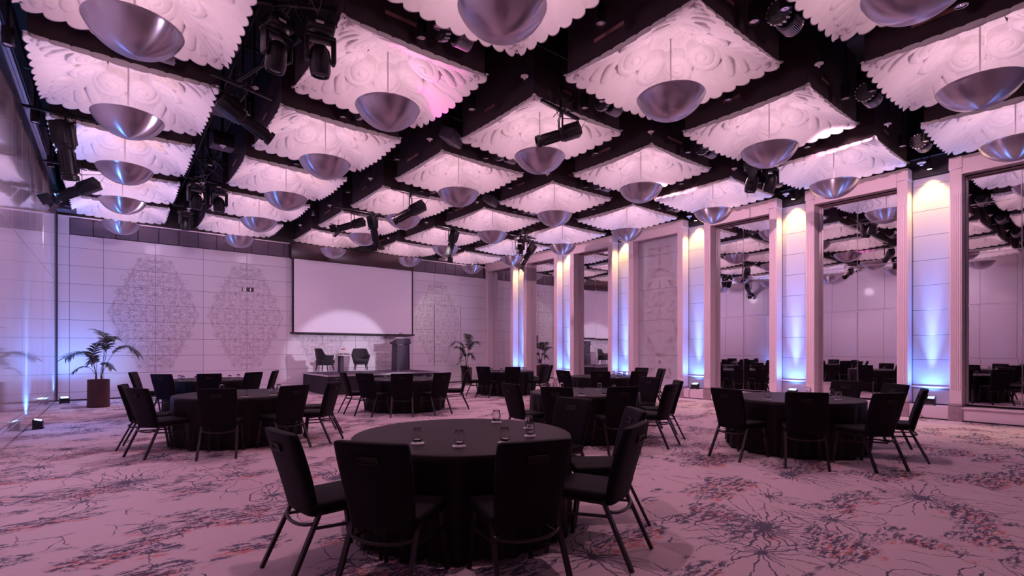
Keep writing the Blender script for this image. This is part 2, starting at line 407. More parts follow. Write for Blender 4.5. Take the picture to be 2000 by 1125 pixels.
# right wall ------------------------------------------------
wr = struct('wall_right', MB().box((13.93, 8, 3.4), (.2, 22.2, 6.8)).mesh('wall_right', M['black'], False))
FR = [(.45+2.745*i, .45+2.745*i+2.06) for i in range(-1, 7)]
def frame_mesh():
    d = {}
    wP = .20
    p = MB()
    p.rbox((.15, 0, 2.70), (.30, wP, 4.90), .008, 1)
    # raised flutes
    for k in range(5): p.box((-.004, -.066+.033*k, 2.63), (.014, .017, 4.0))
    d['pilaster'] = p.mesh('pilaster', M['trim'])
    d['base_block'] = MB().rbox((.14, 0, .15), (.34, wP+.03, .30), .006, 1).rbox((.14, 0, .33), (.33, wP+.02, .05), .006, 1).mesh('base_block', M['marble'])
    d['cap_block'] = MB().rbox((.14, 0, 5.275), (.33, wP+.012, .25), .008, 1).mesh('cap_block', M['trim'])
    q = MB()
    for (y0, z0, w_, h_) in ((0, 5.345, .12, .008), (0, 5.215, .12, .008), (-.06, 5.28, .008, .13), (.06, 5.28, .008, .13)): q.box((-.028, y0, z0), (.008, w_, h_))
    d['cap_moulding'] = q.mesh('cap_moulding', M['trim'], False)
    return d
fm = frame_mesh()
header = MB().rbox((.15, 0, 5.225), (.30, 1.66, .35), .008, 1).box((.02, 0, 5.04), (.08, 1.66, .03)).mesh('header', M['trim'])
sill = MB().rbox((.15, 0, .13), (.30, 1.66, .26), .006, 1).rbox((.13, 0, .275), (.34, 1.66, .03), .006, 1).mesh('sill', M['trim'])
gapbar = MB().box((.14, 0, .012), (.30, 1.66, .024)).mesh('gap', M['black'], False)
zm = [.33, 1.28, 2.37, 3.42, 4.42, 5.03]
ordn = ['', 'nearest', 'second', 'third', 'fourth', 'fifth', 'sixth', 'seventh']
mir_lab = {0: 'tall mirror in the nearest frame, cut by the right edge of the photo', 1: 'tall mirror behind the nearest right-hand table', 2: 'tall mirror between the panelled bay and the mirror behind the table',
           4: 'tall narrow-looking mirror reflecting the lectern', 5: 'tall mirror reflecting the palm and the screen edge', 6: 'pale mirror in the frame beside the far corner', -1: 'tall mirror beyond the right edge of the photo'}
panecache = {}
for i, (y0, y1) in zip(range(-1, 7), FR):
    yc = (y0+y1)/2
    t = thing('trim_%d' % (10+i), '', ''); del t['label'], t['category']; t['kind'] = 'structure'
    for yy in (y0+.1, y1-.1):
        for nm in ('pilaster', 'base_block', 'cap_block', 'cap_moulding'): put(nm, fm[nm], t, (XR, yy, 0))
    put('header', header, t, (XR, yc, 0)); put('sill', sill, t, (XR, yc, 0)); put('sill_gap', gapbar, t, (XR-.01, yc, 0))
    if i == 3:     # blind bay with four engraved panels
        for z0, z1 in ((.29, 1.27), (1.27, 2.41), (2.41, 3.42), (3.42, 4.52), (4.52, 5.05)):
            panel(t, M['recess'], y0+.2, y1-.2, z0, z1, 13.80, axis='y', g=.004, name='panel')
        m2 = medallion(11, .74, 2.2, .012).mesh('engraved_scrollwork', M['engrave_pale'], False)
        o = put('engraved_scrollwork', m2, t, (13.787, yc, 2.66), -PI/2); o['kind'] = 'stuff'
        continue
    mo = thing('wall_mirror', mir_lab[i], 'mirror', (13.79, yc, .29), 0, 'tall wall mirrors')
    ya, yb = -.828, .828
    ycs = [ya, ya+.045, 0, yb-.045, yb]
    for a, b_ in zip(ycs[:-1], ycs[1:]):
        for z0, z1 in zip(zm[:-1], zm[1:]):
            w_, h_ = b_-a-.004, z1-z0-.006; key = (round(w_, 3), round(h_, 3))
            if key not in panecache:
                pm = MB(); bv = .010 if w_ > .1 else .004
                x, z = w_/2, h_/2
                pm.add([(-bv*.5, -x+bv, -z+bv), (-bv*.5, x-bv, -z+bv), (-bv*.5, x-bv, z-bv), (-bv*.5, -x+bv, z-bv), (0, -x, -z), (0, x, -z), (0, x, z), (0, -x, z)],
                       [(3, 2, 1, 0), (0, 1, 5, 4), (1, 2, 6, 5), (2, 3, 7, 6), (3, 0, 4, 7), (4, 5, 6, 7)])
                panecache[key] = pm.mesh('mirror_pane', M['mirror'], False)
            # hand-set glass is never perfectly true
            tw = (0, random.uniform(-.0016, .0016), random.uniform(-.0016, .0016))
            put('mirror_pane', panecache[key], mo, (0, (a+b_)/2, (z0+z1)/2-.29), rot=tw)
    jb = MB()
    for z in zm[1:-1]: jb.box((-.004, 0, z-.29), (.014, 1.655, .020))
    jb.box((-.004, 0, 2.39), (.012, .012, 4.7))
    put('joint_strip', jb.mesh('joint_strip', M['chrome'], False), mo)
zr = [.30, .62, .69, 1.245, 1.78, 2.32, 2.86, 3.40, 3.93, 4.47, 5.02, 5.19]
up_objs = []
def downlight_lit(x, y, z):
    pass
for j in range(len(FR)-1):
    a, b_ = FR[j][1], FR[j+1][0]; yc = (a+b_)/2
    for z0, z1 in zip(zr[:-1], zr[1:]): panel(wr, M['recess'], a, b_, z0, z1, 13.82, axis='y', g=.003)
    pl = MB().rbox((13.66, yc, .14), (.32, b_-a, .28), .006, 1).box((13.80, yc, .655), (.06, b_-a, .025))
    put('plinth', pl.mesh('plinth', M['trim']), wr)
    put('plinth_gap', MB().box((13.64, yc, .012), (.30, b_-a, .024)).mesh('plinth_gap', M['black'], False), wr)
# baseboard plinth under black band
struct('trim_6', MB().box((13.80, 8, 5.82), (.05, 22, 1.2)).box((13.74, 8, 5.62), (.1, 22, .03)).box((13.74, 8, 5.75), (.1, 22, .03)).mesh('trim', M['black'], False))

# ------------------------------------------------------------ ceiling coffers
X0, PX, Y0, PY, S, ZR = -.84, 2.963, 3.10, 2.755, 2.055, 5.33
def relief():
    N_ = 190
    g = np.linspace(-1, 1, N_); Xg, Yg = np.meshgrid(g, g, indexing='ij')
    U = np.maximum(abs(Xg), abs(Yg)); V = np.minimum(abs(Xg), abs(Yg))   # octant fold
    H = np.zeros_like(U)
    # warped petals from a root, tips on the rim; tuples: root, control, tip, tip radius, level
    pet = []
    eye = (.46, .215)
    # long tongues leaving the volute and lapping over one another out to the rim
    n = 7
    tips = [(.955, .10), (.96, .30), (.96, .49), (.95, .67), (.92, .83)]
    for k, t in enumerate(tips):
        a = math.radians(-42+k*23)
        root = (eye[0]+.16*math.cos(a), eye[1]+.16*math.sin(a))
        mx, my = (root[0]+t[0])/2, (root[1]+t[1])/2; dx, dy = t[0]-root[0], t[1]-root[1]
        cc = (mx+dy*.38, my-dx*.38)
        pet.append((root, cc, t, .145, .050-.008*k))
    # second, shorter row springing from the diagonal spine towards the rim
    for k, (r_, t) in enumerate((((.42, .36), (.80, .40)), ((.50, .44), (.83, .58)), ((.60, .55), (.86, .72)), ((.70, .66), (.88, .83)))):
        mx, my = (r_[0]+t[0])/2, (r_[1]+t[1])/2; dx, dy = t[0]-r_[0], t[1]-r_[1]
        pet.append((r_, (mx-dy*.35, my+dx*.35), t, .070, .050-.004*k))
    pet.append(((.28, .26), (.50, .49), (.84, .84), .060, .058))       # spine along the diagonal
    for (r0, cc, t, w, lev) in pet:
        d = np.full_like(U, 9.); 
        for s in np.linspace(0, 1, 19):
            bx = (1-s)**2*r0[0]+2*s*(1-s)*cc[0]+s*s*t[0]; by = (1-s)**2*r0[1]+2*s*(1-s)*cc[1]+s*s*t[1]
            rr = .035+(w-.035)*s**.9
            d = np.minimum(d, np.hypot(U-bx, V-by)/rr)
        prof = lev+.026*np.sqrt(np.clip(1-d**4, 0, 1))
        H = np.where(d < 1, np.maximum(H, prof), H)
    # volute: nested crescents winding round the eye
    re = np.hypot(U-eye[0], V-eye[1]); ae = np.arctan2(V-eye[1], U-eye[0])
    sp = (re/.105-(ae+1.9)/(2*PI)) % 1.0
    vol = .092-.17*re+.024*np.sqrt(np.clip(1-sp**3.5, 0, 1))
    H = np.where(re < .225, np.maximum(H*.6, vol), H)
    H = np.where(U < .26, H*np.clip((U-.22)/.04, 0, 1), H)
    m = (U**5+V**5)**.2; m = np.clip(m, 0, 1.05)
    base = .50*(1-np.clip((U-.24)/.76, 0, 1)**1.55)
    Z = base-H*1.45+.085*np.clip((U-.62)/.36, 0, 1)
    # scalloped rim
    bump = np.zeros_like(U)
    for t in (.10, .30, .50, .70, .90, 1.04):
        bump = np.maximum(bump, np.sqrt(np.clip(1-((V/np.maximum(U, .01)-t)/.112)**2, 0, 1)))
    k = np.clip((U-.72)/.28, 0, 1)**1.6
    f = 1+k*(.085*bump-.045)
    Z = Z+k*(.02-.05*bump)
    h = S/2
    vs = np.stack([Xg*f*h, Yg*f*h, Z+0*Z], -1).reshape(-1, 3)
    idx = np.arange(N_*N_).reshape(N_, N_)
    F = np.stack([idx[:-1, :-1], idx[:-1, 1:], idx[1:, 1:], idx[1:, :-1]], -1).reshape(-1, 4)
    # rim skirt going up
    ring = list(idx[:, 0])+list(idx[-1, 1:])+list(idx[-2::-1, -1])+list(idx[0, -2:0:-1])
    n0 = len(vs); ex = []
    for q in ring:
        p = vs[q].copy(); mx = max(abs(p[0]), abs(p[1])); p[:2] *= (h*.985)/mx; p[2] = .075; ex.append(p)
    vs = np.concatenate([vs, np.array(ex)]); L_ = len(ring)
    fs = [tuple(r) for r in F]+[(ring[i], ring[(i+1) % L_], n0+(i+1) % L_, n0+i) for i in range(L_)]
    return mesh_np('plaster_dome', vs, fs, M['plaster'], True)
dome = relief()
def rose_mesh():
    n = 60; g = np.linspace(-1, 1, n); X, Y = np.meshgrid(g, g, indexing='ij'); r = np.hypot(X, Y); a = np.arctan2(Y, X)
    H = np.zeros_like(r)
    for k in range(8):
        A = k*PI/4; x = X*math.cos(A)+Y*math.sin(A); y = -X*math.sin(A)+Y*math.cos(A)
        w = .16+.03*np.sin(x*22); inside = (x > .08) & (x < (.9 if k % 2 == 0 else .8)) & (abs(y) < w*np.sin(np.clip(x, 0, 1)*PI*.98))
        H = np.where(inside, np.maximum(H, .020-.012*abs(np.sin(x*22))), H)
    vs = np.stack([X*.23, Y*.23, -H], -1).reshape(-1, 3); idx = np.arange(n*n).reshape(n, n)
    F = np.stack([idx[:-1, :-1], idx[:-1, 1:], idx[1:, 1:], idx[1:, :-1]], -1).reshape(-1, 4)
    return mesh_np('ceiling_rose', vs, F, M['plaster'], True)
rose = rose_mesh()
h_ = S/2-.02
box = MB()
for sx, sy, dx, dy in ((1, 0, .02, 2*h_), (-1, 0, .02, 2*h_), (0, 1, 2*h_, .02), (0, -1, 2*h_, .02)): box.box((sx*h_, sy*h_, .635), (dx, dy, 1.17))
boxm = box.mesh('coffer_side', M['boxside'], False)
lid = MB().box((0, 0, .70), (S-.06, S-.06, .02)).mesh('coffer_lid', M['boxside'], False)
slotm = MB().box((0, -.245, .487), (.46, .02, .012)).box((-.245, 0, .487), (.02, .46, .012)).mesh('shadow_gap', M['slot'], False)
labm = MB().box((0, 0, 0), (.004, .30, .05)).mesh('label_strip', M['label'], False)
labm2 = MB().box((0, 0, 0), (.30, .004, .05)).mesh('label_strip', M['label'], False)
# pendant
pr = []
for i in range(19):
    t = i/18; a = t*1.20; Rb = .46/math.sin(1.20)
    pr.append((max(.001, Rb*math.sin(a)), Rb*(1-math.cos(a))))
zb = pr[-1][1]; prz = [(r, z*.30/zb) for r, z in pr]
inner = [(max(.001, r-.010), z+.008) for r, z in prz][::-1]
bowlm = MB().lathe(prz+[(.462, .30), (.458, .306)]+inner, 64).mesh('bowl', M['bowl'], True, 1.2)
rodm = MB().tube([(0, 0, .05), (0, 0, 1.13)], .010, 8).lathe([(.012, 1.0+.13), (.045, 1.12), (.05, 1.14), (.001, 1.14)], 16).mesh('rod', M['rod'])
lampm = MB().lathe([(.001, .09), (.10, .09), (.10, .13), (.001, .13)], 20).mesh('lamp_holder', M['white'])
rows = ['first', 'second', 'third', 'fourth', 'fifth', 'sixth', 'seventh']
cols = ['column by the left wall', 'second column from the left wall', 'middle column', 'second column from the mirror wall', 'column by the mirror wall']
proto_c = proto_p = None
for j in range(-1, 6):
    for k in range(5):
        cx, cy = X0+PX*k+S/2, Y0+PY*j+S/2
        rn = rows[5-j]
        if j == -1: rn = 'seventh'
        lab = 'white carved ceiling coffer, %s from stage wall, %s' % (rn, cols[k])
        if proto_c is None:
            c = thing('ceiling_coffer', lab, 'ceiling coffer', (cx, cy, ZR), 0, 'carved plaster ceiling coffers')
            put('plaster_dome', dome, c); put('ceiling_rose', rose, c, (0, 0, .485)); put('coffer_side', boxm, c); put('shadow_gap', slotm, c)
            proto_c = c
        else: c = copy_tree(proto_c, (cx, cy, ZR), 0, lab)
        put('label_strip', labm, c, (-h_-.013, .35-.2*((k+j) % 2), .30)); put('label_strip', labm2, c, (-.35+.2*((k*j) % 2), -h_-.013, .33))
        lab = 'brushed metal bowl pendant, %s from stage wall, %s' % (rn, cols[k])
        if proto_p is None:
            p = thing('pendant_light', lab, 'pendant light', (cx, cy, 4.69), 0, 'brushed metal bowl pendants')
            put('bowl', bowlm, p); put('rod', rodm, p); put('lamp_holder', lampm, p); proto_p = p
        else: p = copy_tree(proto_p, (cx, cy, 4.69), 0, lab)
        lamp('POINT', 'bowl_lamp', (0, 0, .235), LAMP_W, PINK, parent=p, shadow_soft_size=.10)

# ------------------------------------------------------------ tables and chairs
TB = {'T1': ([2.35, 3.63], [(0.86, 3.47), (1.15, 2.73), (1.92, 2.21), (2.87, 2.24), (3.56, 2.81), (3.89, 3.82)]), 'T2': ([1.60, 9.14], [(0.14, 9.43), (0.36, 8.51), (1.09, 7.7), (2.07, 7.76), (3.14, 8.98), (2.78, 8.05)]), 'T3': ([1.8, 13.98], [(0.36, 14.44), (0.83, 12.89), (1.63, 12.53), (2.49, 12.74), (3.13, 13.27)]), 'T4': ([5.62, 11.27], [(4.16, 11.41), (4.28, 10.56), (4.92, 10.03), (5.78, 9.81), (6.87, 10.47)]), 'T5': ([6.25, 5.90], [(4.76, 6.03), (4.83, 5.09), (5.61, 4.57), (7.95, 5.80), (6.59, 4.44), (7.42, 4.86)]), 'T6': ([10.30, 9.0], [(8.75, 9.0), (9.16, 8.12), (9.93, 7.64), (11.82, 8.92), (11.05, 7.74), (11.63, 8.12)]), 'T7': ([10.15, 13.1], [(8.66, 13.34), (8.74, 12.42), (9.31, 11.68), (10.63, 11.76), (11.70, 12.88), (11.36, 12.20)]), 'T8': ([7.97, 3.28], [(6.42, 3.49), (6.66, 2.58), (7.29, 1.9), (9.25, 2.33), (8.38, 1.81), (9.60, 3.1)])}
GL = {'T1': [(1.82, 3.45), (2.01, 3.16), (2.36, 3.06), (2.71, 3.17), (2.97, 3.49), (2.96, 3.97)], 'T2': [(1.56, 8.42), (1.97, 8.51), (2.23, 9.24), (1.04, 8.78), (1.46, 9.80)], 'T3': [(1.21, 13.84), (1.24, 13.51), (1.46, 13.22), (2.16, 13.20), (2.36, 13.5)], 'T4': [(4.94, 10.93), (5.46, 10.61), (5.73, 10.52), (6.24, 11.08)], 'T5': [(5.72, 5.45), (6.04, 5.28), (6.82, 6.07), (6.65, 5.6), (6.15, 6.61), (6.35, 6.56)], 'T6': [(9.62, 8.82), (10.82, 9.11), (10.05, 8.31), (10.67, 8.62)], 'T7': [(9.48, 12.99), (9.60, 12.62), (10.75, 12.96), (10.69, 12.75)], 'T8': [(7.36, 3.37), (8.7, 3.34), (8.51, 2.95), (8.11, 2.72)]}
TN = {'T1': 'nearest table', 'T2': 'large left table', 'T3': 'far left table', 'T4': 'table before the stage', 'T5': 'table right of centre', 'T6': 'small table under the blind panel', 'T7': 'farthest table', 'T8': 'right table by the mirrors'}
P6 = lambda *a: a
CN = {'T1': P6('leftmost, seen side on', 'left of the two large backs', 'right of the two large backs', 'nearest right one with lit handle slot', 'just behind the lit slot one', 'far right one facing us'),
      'T2': P6('leftmost, narrow side showing', 'second from left, seen obliquely', 'middle, back square to us', 'front right, back to us', 'farther of the right end pair', 'nearer of the right end pair'),
      'T3': P6('leftmost, tinged blue', 'blue-lit with back to us', 'middle, back to us', 'front right, back to us', 'rightmost, turned sideways'),
      'T4': P6('leftmost, turned sideways', 'second from left', 'middle, back square to us', 'fourth from left', 'rightmost, turned sideways'),
      'T5': P6('leftmost, back to us', 'second from left, back to us', 'middle, back to us', 'rear right, facing us', 'front of the right end pair', 'rear of the right end pair'),
      'T6': P6('leftmost, back to us', 'middle, back to us', 'right, back to us', 'rear right, facing us', 'front of the right end pair', 'rear of the right end pair'),
      'T7': P6('leftmost, near palm planter', 'second from left', 'third from left', 'right, turned a little', 'rear of the right end pair', 'front of the right end pair'),
      'T8': P6('leftmost, back to us', 'middle, back square to us', 'third from left, turned right', 'rear one facing us', 'rightmost, edge on', 'far side, only top showing')}
# chair (faces +Y, origin on floor)
def loft_back():
    # padded back: sections from bottom (z .41) to top (z .94), leaning back
    v = []; f = []; n = 0; secs = 12
    ring = []
    for i in range(28):
        a = 2*PI*i/28; ca, sa = math.cos(a), math.sin(a)
        ring.append((math.copysign(abs(ca)**.28, ca), math.copysign(abs(sa)**.62, sa)))
    zs = [0, .012, .04, .12, .22, .32, .42, .485, .515, .530, .537, .540]
    for k, z in enumerate(zs):
        t = z/.54
        w = .205+.030*min(1, t*1.4)+(0 if t < .9 else 0)
        th = .034+.006*math.sin(min(1, t)*PI)
        if k < 2: s = (.80, .94)[k]
        elif k > 6: s = (1, .995, .965, .90, .78)[k-7]
        else: s = 1
        tw = s if k > 6 else 1
        yc = -.185-.145*t**1.25
        for (x, y) in ring:
            bow = -.018*(1-(x*x))*(1 if t < .95 else .9)
            v.append((x*w*(1-(1-tw)*.35), yc+y*th*s+bow, .405+z))
    n = len(ring); m = len(zs)
    f = [(i*n+k, i*n+(k+1) % n, (i+1)*n+(k+1) % n, (i+1)*n+k) for i in range(m-1) for k in range(n)]
    f += [tuple(reversed(range(n))), tuple(range((m-1)*n, m*n))]
    return v, f
def make_chair():
    t = thing('banquet_chair', 'x', 'chair', (0, 0, 0), 0, 'black banquet chairs round the tables')
    s = MB(); s.rbox((0, .03, .455), (.46, .45, .075), .026, 3)
    put('seat', s.mesh('seat', M['fabric'], True, 1.2), t)
    v, f = loft_back(); put('backrest', MB().add(v, f).mesh('backrest', M['fabric'], True, 1.3), t)
    # handle slot near the top of the back
    Rr = Matrix.Rotation(math.radians(17), 3, 'X')
    rim = MB()
    for (dx, dz, w, h) in ((0, .021, .125, .006), (0, -.021, .125, .006), (.0595, 0, .006, .048), (-.0595, 0, .006, .048)):
        rim.box(Vector((0, -.356, .845))+Rr @ Vector((dx, 0, dz)), (w, .014, h), Rr)
        rim.box(Vector((0, -.275, .845))+Rr @ Vector((dx, 0, dz)), (w, .014, h), Rr)
    hs = put('handle_slot', rim.mesh('handle_slot', M['slotrim'], False), t); hs['label'] = 'bronze rim of the handle slot'
    sl = MB(); sl.box((0, -.353, .845), (.112, .006, .036), Rr).box((0, -.278, .845), (.112, .006, .036), Rr)
    put('slot_recess', sl.mesh('slot_recess', M['slot'], False), t)
    for sx in (-1, 1):
        put('leg', MB().bar((sx*.205, .20, .43), (sx*.225, .265, .0), .024, .028).mesh('leg', M['leg'], False), t)
        put('leg', MB().bar((sx*.212, -.15, .46), (sx*.232, -.37, .0), .024, .030).mesh('leg', M['leg'], False), t)
        put('side_rail', MB().bar((sx*.214, -.21, .335), (sx*.217, .225, .30), .018, .016).bar((sx*.205, -.17, .418), (sx*.205, .22, .418), .022, .022).mesh('side_rail', M['leg'], False), t)
    pts = [(.215*math.sin(a), -.18-.075*math.cos(a)+.0, .375-.035*math.cos(a)) for a in np.linspace(-PI/2, PI/2, 13)]
    put('back_rail', MB().tube(pts, .012, 8).mesh('back_rail', M['leg']), t)
    return t
def cloth_mesh(seed):
    R = random.Random(seed); n = 144; v = [(0, 0, .752)]; f = []
    ph = [R.uniform(0, 2*PI) for _ in range(6)]
    prof = [(.3, .752, 0), (.6, .752, 0), (.85, .752, 0), (.905, .751, 0), (.916, .744, 0), (.919, .70, .10), (.918, .62, .3), (.916, .5, .5), (.915, .36, .7), (.915, .2, .88), (.917, .08, 1), (.92, .012, 1.05)]
    for (r, z, w) in prof:
        for k in range(n):
            a = 2*PI*k/n
            wv = .028*math.sin(17*a+ph[0])+.018*math.sin(29*a+ph[1])+.014*math.sin(11*a+ph[2])+.008*math.sin(43*a+ph[3])
            rr = r+w*(wv-.012); zz = z+(.015*math.sin(13*a+ph[4])+.012 if z < .02 else 0)
            v.append((rr*math.cos(a), rr*math.sin(a), zz))
    for k in range(n): f.append((0, 1+k, 1+(k+1) % n))
    for i in range(len(prof)-1):
        for k in range(n): f.append((1+i*n+k, 1+(i+1)*n+k, 1+(i+1)*n+(k+1) % n, 1+i*n+(k+1) % n))
    return mesh_np('tablecloth', v, f, M['cloth'], True)
clothm = [cloth_mesh(s) for s in (1, 2, 3)]
tt = MB().lathe([(.001, .715), (.90, .715), (.905, .730), (.90, .747), (.001, .747)], 48).mesh('tabletop', M['wood'])
tleg = MB().tube([(.45, 0, .715), (.52, 0, 0)], .018, 8).mesh('leg', M['leg'])
# stemless glass upside down on a paper coaster
gp = [(.024, .001), (.032, .012), (.0385, .035), (.0395, .055), (.037, .085), (.0325, .112), (.0312, .113), (.0305, .111), (.0352, .084), (.0372, .055), (.0362, .036), (.030, .016), (.020, .012), (.001, .012)]
glm = MB().lathe([(.001, .001)]+gp, 24).mesh('bowl', M['glass'], True, 1.5)
cpm = MB().lathe([(.001, 0), (.052, 0), (.052, .0025), (.001, .0025)], 24).mesh('coaster', M['coaster'], True, .6)
basem = MB().lathe([(.033, .0), (.034, .018), (.001, .018)], 24).mesh('white_base', M['coaster'], True, .6)
chair0 = make_chair(); used = False; g0 = None; c0 = None
for key, ((tx, ty), chs) in TB.items():
    t = thing('round_table', 'round table under black cloth, the '+TN[key], 'table', (tx, ty, 0), random.uniform(0, 1), 'round banquet tables')
    put('tabletop', tt, t)
    for q in range(4): put('leg', tleg, t, (0, 0, 0), PI/4+q*PI/2)
    cl = put('tablecloth', clothm[ord(key[1]) % 3], None, (tx, ty, 0), random.uniform(0, 6))
    tag(cl, 'black floor-length cloth draping the '+TN[key], 'tablecloth', 'black tablecloths')
    for n_, (x, y) in enumerate(chs):
        dx, dy = tx-x, ty-y; d_ = math.hypot(dx, dy); ux, uy = dx/d_, dy/d_
        ang = math.atan2(uy, ux)-PI/2
        if d_ < 1.51: x, y = tx-ux*1.51, ty-uy*1.51
        loc = (x+ux*.33, y+uy*.33, 0)
        lab = 'black banquet chair, %s, %s' % (CN[key][n_], TN[key])
        if not used:
            chair0.location = loc; chair0.rotation_euler = (0, 0, ang); chair0['label'] = lab; used = True
        else: copy_tree(chair0, loc, ang, lab)
    gls = GL[key]
    for n_, (x, y) in enumerate(gls):
        dx, dy = x-tx, y-ty; r = math.hypot(dx, dy)
        if r > .80: x, y = tx+dx/r*.80, ty+dy/r*.80
        place = ['first', 'second', 'third', 'fourth', 'fifth', 'sixth'][n_]
        order = sorted(range(len(gls)), key=lambda q: (gls[q][0]*.783-gls[q][1]*.622)/(gls[q][0]*.622+gls[q][1]*.783))
        place = ['leftmost', 'second from left', 'third from left', 'fourth from left', 'fifth from left', 'rightmost'][order.index(n_)] if len(gls) == 6 else ['leftmost', 'second from left', 'third from left', 'fourth from left', 'fifth from left'][order.index(n_)]
        lab = 'clear stemless tumbler, %s on the %s' % (place, TN[key]); lab2 = 'white paper coaster, %s on the %s' % (place, TN[key])
        if g0 is None:
            g0 = thing('tumbler', lab, 'glass', (x, y, .7555), 0, 'water glasses on the tables'); put('glass_body', glm, g0)
            c0 = tag(put('coaster', cpm, None, (x, y, .7525)), lab2, 'coaster', 'paper coasters on the tables')
            # white disc added inside the base, standing in for the refracted coaster
            pc = put('white_base', basem, g0, (0, 0, -.0004), scale=(.85, .85, .85)); pc.location = (0, 0, .012)
        else:
            copy_tree(g0, (x, y, .7555), 0, lab)
            c = c0.copy(); C.objects.link(c); c.location = (x, y, .7525); c['label'] = lab2

# ------------------------------------------------------------ stage, screen, lectern, armchairs
def stage_deck(x0, x1, y0, y1, z, label):
    t = thing('stage_deck', label, 'stage', ((x0+x1)/2, (y0+y1)/2, 0), 0, 'stage decks')
    w, d = x1-x0, y1-y0
    put('deck_top', MB().box((0, 0, z-.02), (w, d, .04)).mesh('deck_top', M['deck'], False), t)
    e = MB()
    for c, s in (((0, -d/2, z-.02), (w+.03, .03, .05)), ((0, d/2, z-.02), (w+.03, .03, .05)), ((-w/2, 0, z-.02), (.03, d, .05)), ((w/2, 0, z-.02), (.03, d, .05))): e.box(c, s)
    o = put('deck_edge', e.mesh('deck_edge', M['alu'], False), t); o['label'] = 'silver edge trim'
    sk = MB(); pts = []
    P = [(-w/2, d/2), (-w/2, -d/2), (w/2, -d/2), (w/2, d/2)]
    for (a, b_) in zip(P[:-1], P[1:]):
        n = 40
        for i in range(n+1):
            s = i/n; nx, ny = (b_[1]-a[1]), -(b_[0]-a[0]); l = math.hypot(nx, ny); o_ = .006*math.sin(i*1.9)+.004
            pts.append((a[0]+(b_[0]-a[0])*s+nx/l*o_*-1, a[1]+(b_[1]-a[1])*s+ny/l*o_*-1))
    v = [(x*.995, y*.995, z-.045) for x, y in pts]+[(x, y, .01) for x, y in pts]; n = len(pts)
    put('skirt', MB().add(v, [(i, i+1, n+i+1, n+i) for i in range(n-1)]).mesh('skirt', M['stageskirt']), t)
    return t
ZS = .64
stage_deck(5.32, 7.40, 16.02, 18.70, ZS, 'black skirted stage deck with silver edge under the two armchairs')
stage_deck(7.44, 9.52, 16.42, 18.70, ZS, 'black skirted stage deck with silver edge under the lectern')
scr = thing('projection_screen', 'large white projection screen with black border above the stage', 'screen', (7.345, 18.80, 2.03))
put('screen_surface', MB().box((0, -.012, 1.35), (4.60, .006, 2.62)).mesh('screen_surface', M['screen'], False), scr)
fr = MB().box((-2.335, 0, 1.33), (.06, .03, 2.68)).box((2.335, 0, 1.33), (.06, .03, 2.68)).box((0, 0, 2.67), (4.73, .03, .03)).rbox((0, 0, .02), (4.86, .06, .06), .01, 1)
put('screen_border', fr.mesh('screen_border', M['black']), scr)
hd = tag(put('screen_pelmet', MB().rbox((7.345, 18.86, 4.965), (4.80, .18, .55), .015, 2).mesh('screen_pelmet', pbr('satin_black_pelmet', (.05, .022, .030), .33))), 'dark satin housing above the white projection screen', 'screen housing')
# lectern
lt = thing('lectern', 'dark lectern with sloped top and pale reading board on the stage', 'lectern', (8.70, 17.88, ZS), .0)
RZ = math.radians(12); 
lt.rotation_euler = (0, 0, RZ)
put('front_panel', MB().add([(-.27, -.16, .04), (.27, -.16, .04), (.25, -.18, 1.0), (-.25, -.18, 1.0), (-.27, -.13, .04), (.27, -.13, .04), (.25, -.15, 1.0), (-.25, -.15, 1.0)], [(0, 1, 2, 3), (7, 6, 5, 4), (0, 4, 5, 1), (3, 2, 6, 7), (0, 3, 7, 4), (1, 5, 6, 2)]).mesh('front_panel', M['lect'], False), lt)
for s in (-1, 1): put('side_panel', MB().bar((s*.295, -.02, .0), (s*.275, -.02, 1.03), .03, .34).mesh('side_panel', M['lect'], False), lt)
R1 = Matrix.Rotation(math.radians(-24), 3, 'X')
put('top_fascia', MB().rbox((0, -.19, 1.12), (.66, .03, .20), .008, 1).box((-.34, -.0, 1.06), (.02, .40, .08)).box((.34, 0, 1.06), (.02, .40, .08)).mesh('top_fascia', M['lect']), lt)
o = put('reading_board', MB().rbox((0, .02, 1.17), (.70, .48, .025), .006, 1, R1).mesh('reading_board', M['white']), lt); o['label'] = 'pale reading board'
put('foot', MB().box((-.27, -.02, .012), (.06, .42, .024)).box((.27, -.02, .012), (.06, .42, .024)).mesh('foot', M['alu'], False), lt)
for s in (-1, 1):
    m_ = tag(put('gooseneck_microphone', MB().tube([(s*.25, 0, 0), (s*.20, -.01, .10), (s*.08, -.02, .22), (s*.045, -.02, .25)], .006, 6).lathe([(.001, .05), (.014, .03), (.016, 0), (.010, -.03), (.001, -.035)], 10, (s*.04, -.02, .255)).mesh('microphone', M['black'])), 'thin black gooseneck microphone on the %s of the lectern' % ('left' if s < 0 else 'right'), 'microphone', 'lectern microphones')
    m_.location = (8.70, 17.88, ZS+1.165); m_.rotation_euler = (0, 0, RZ)
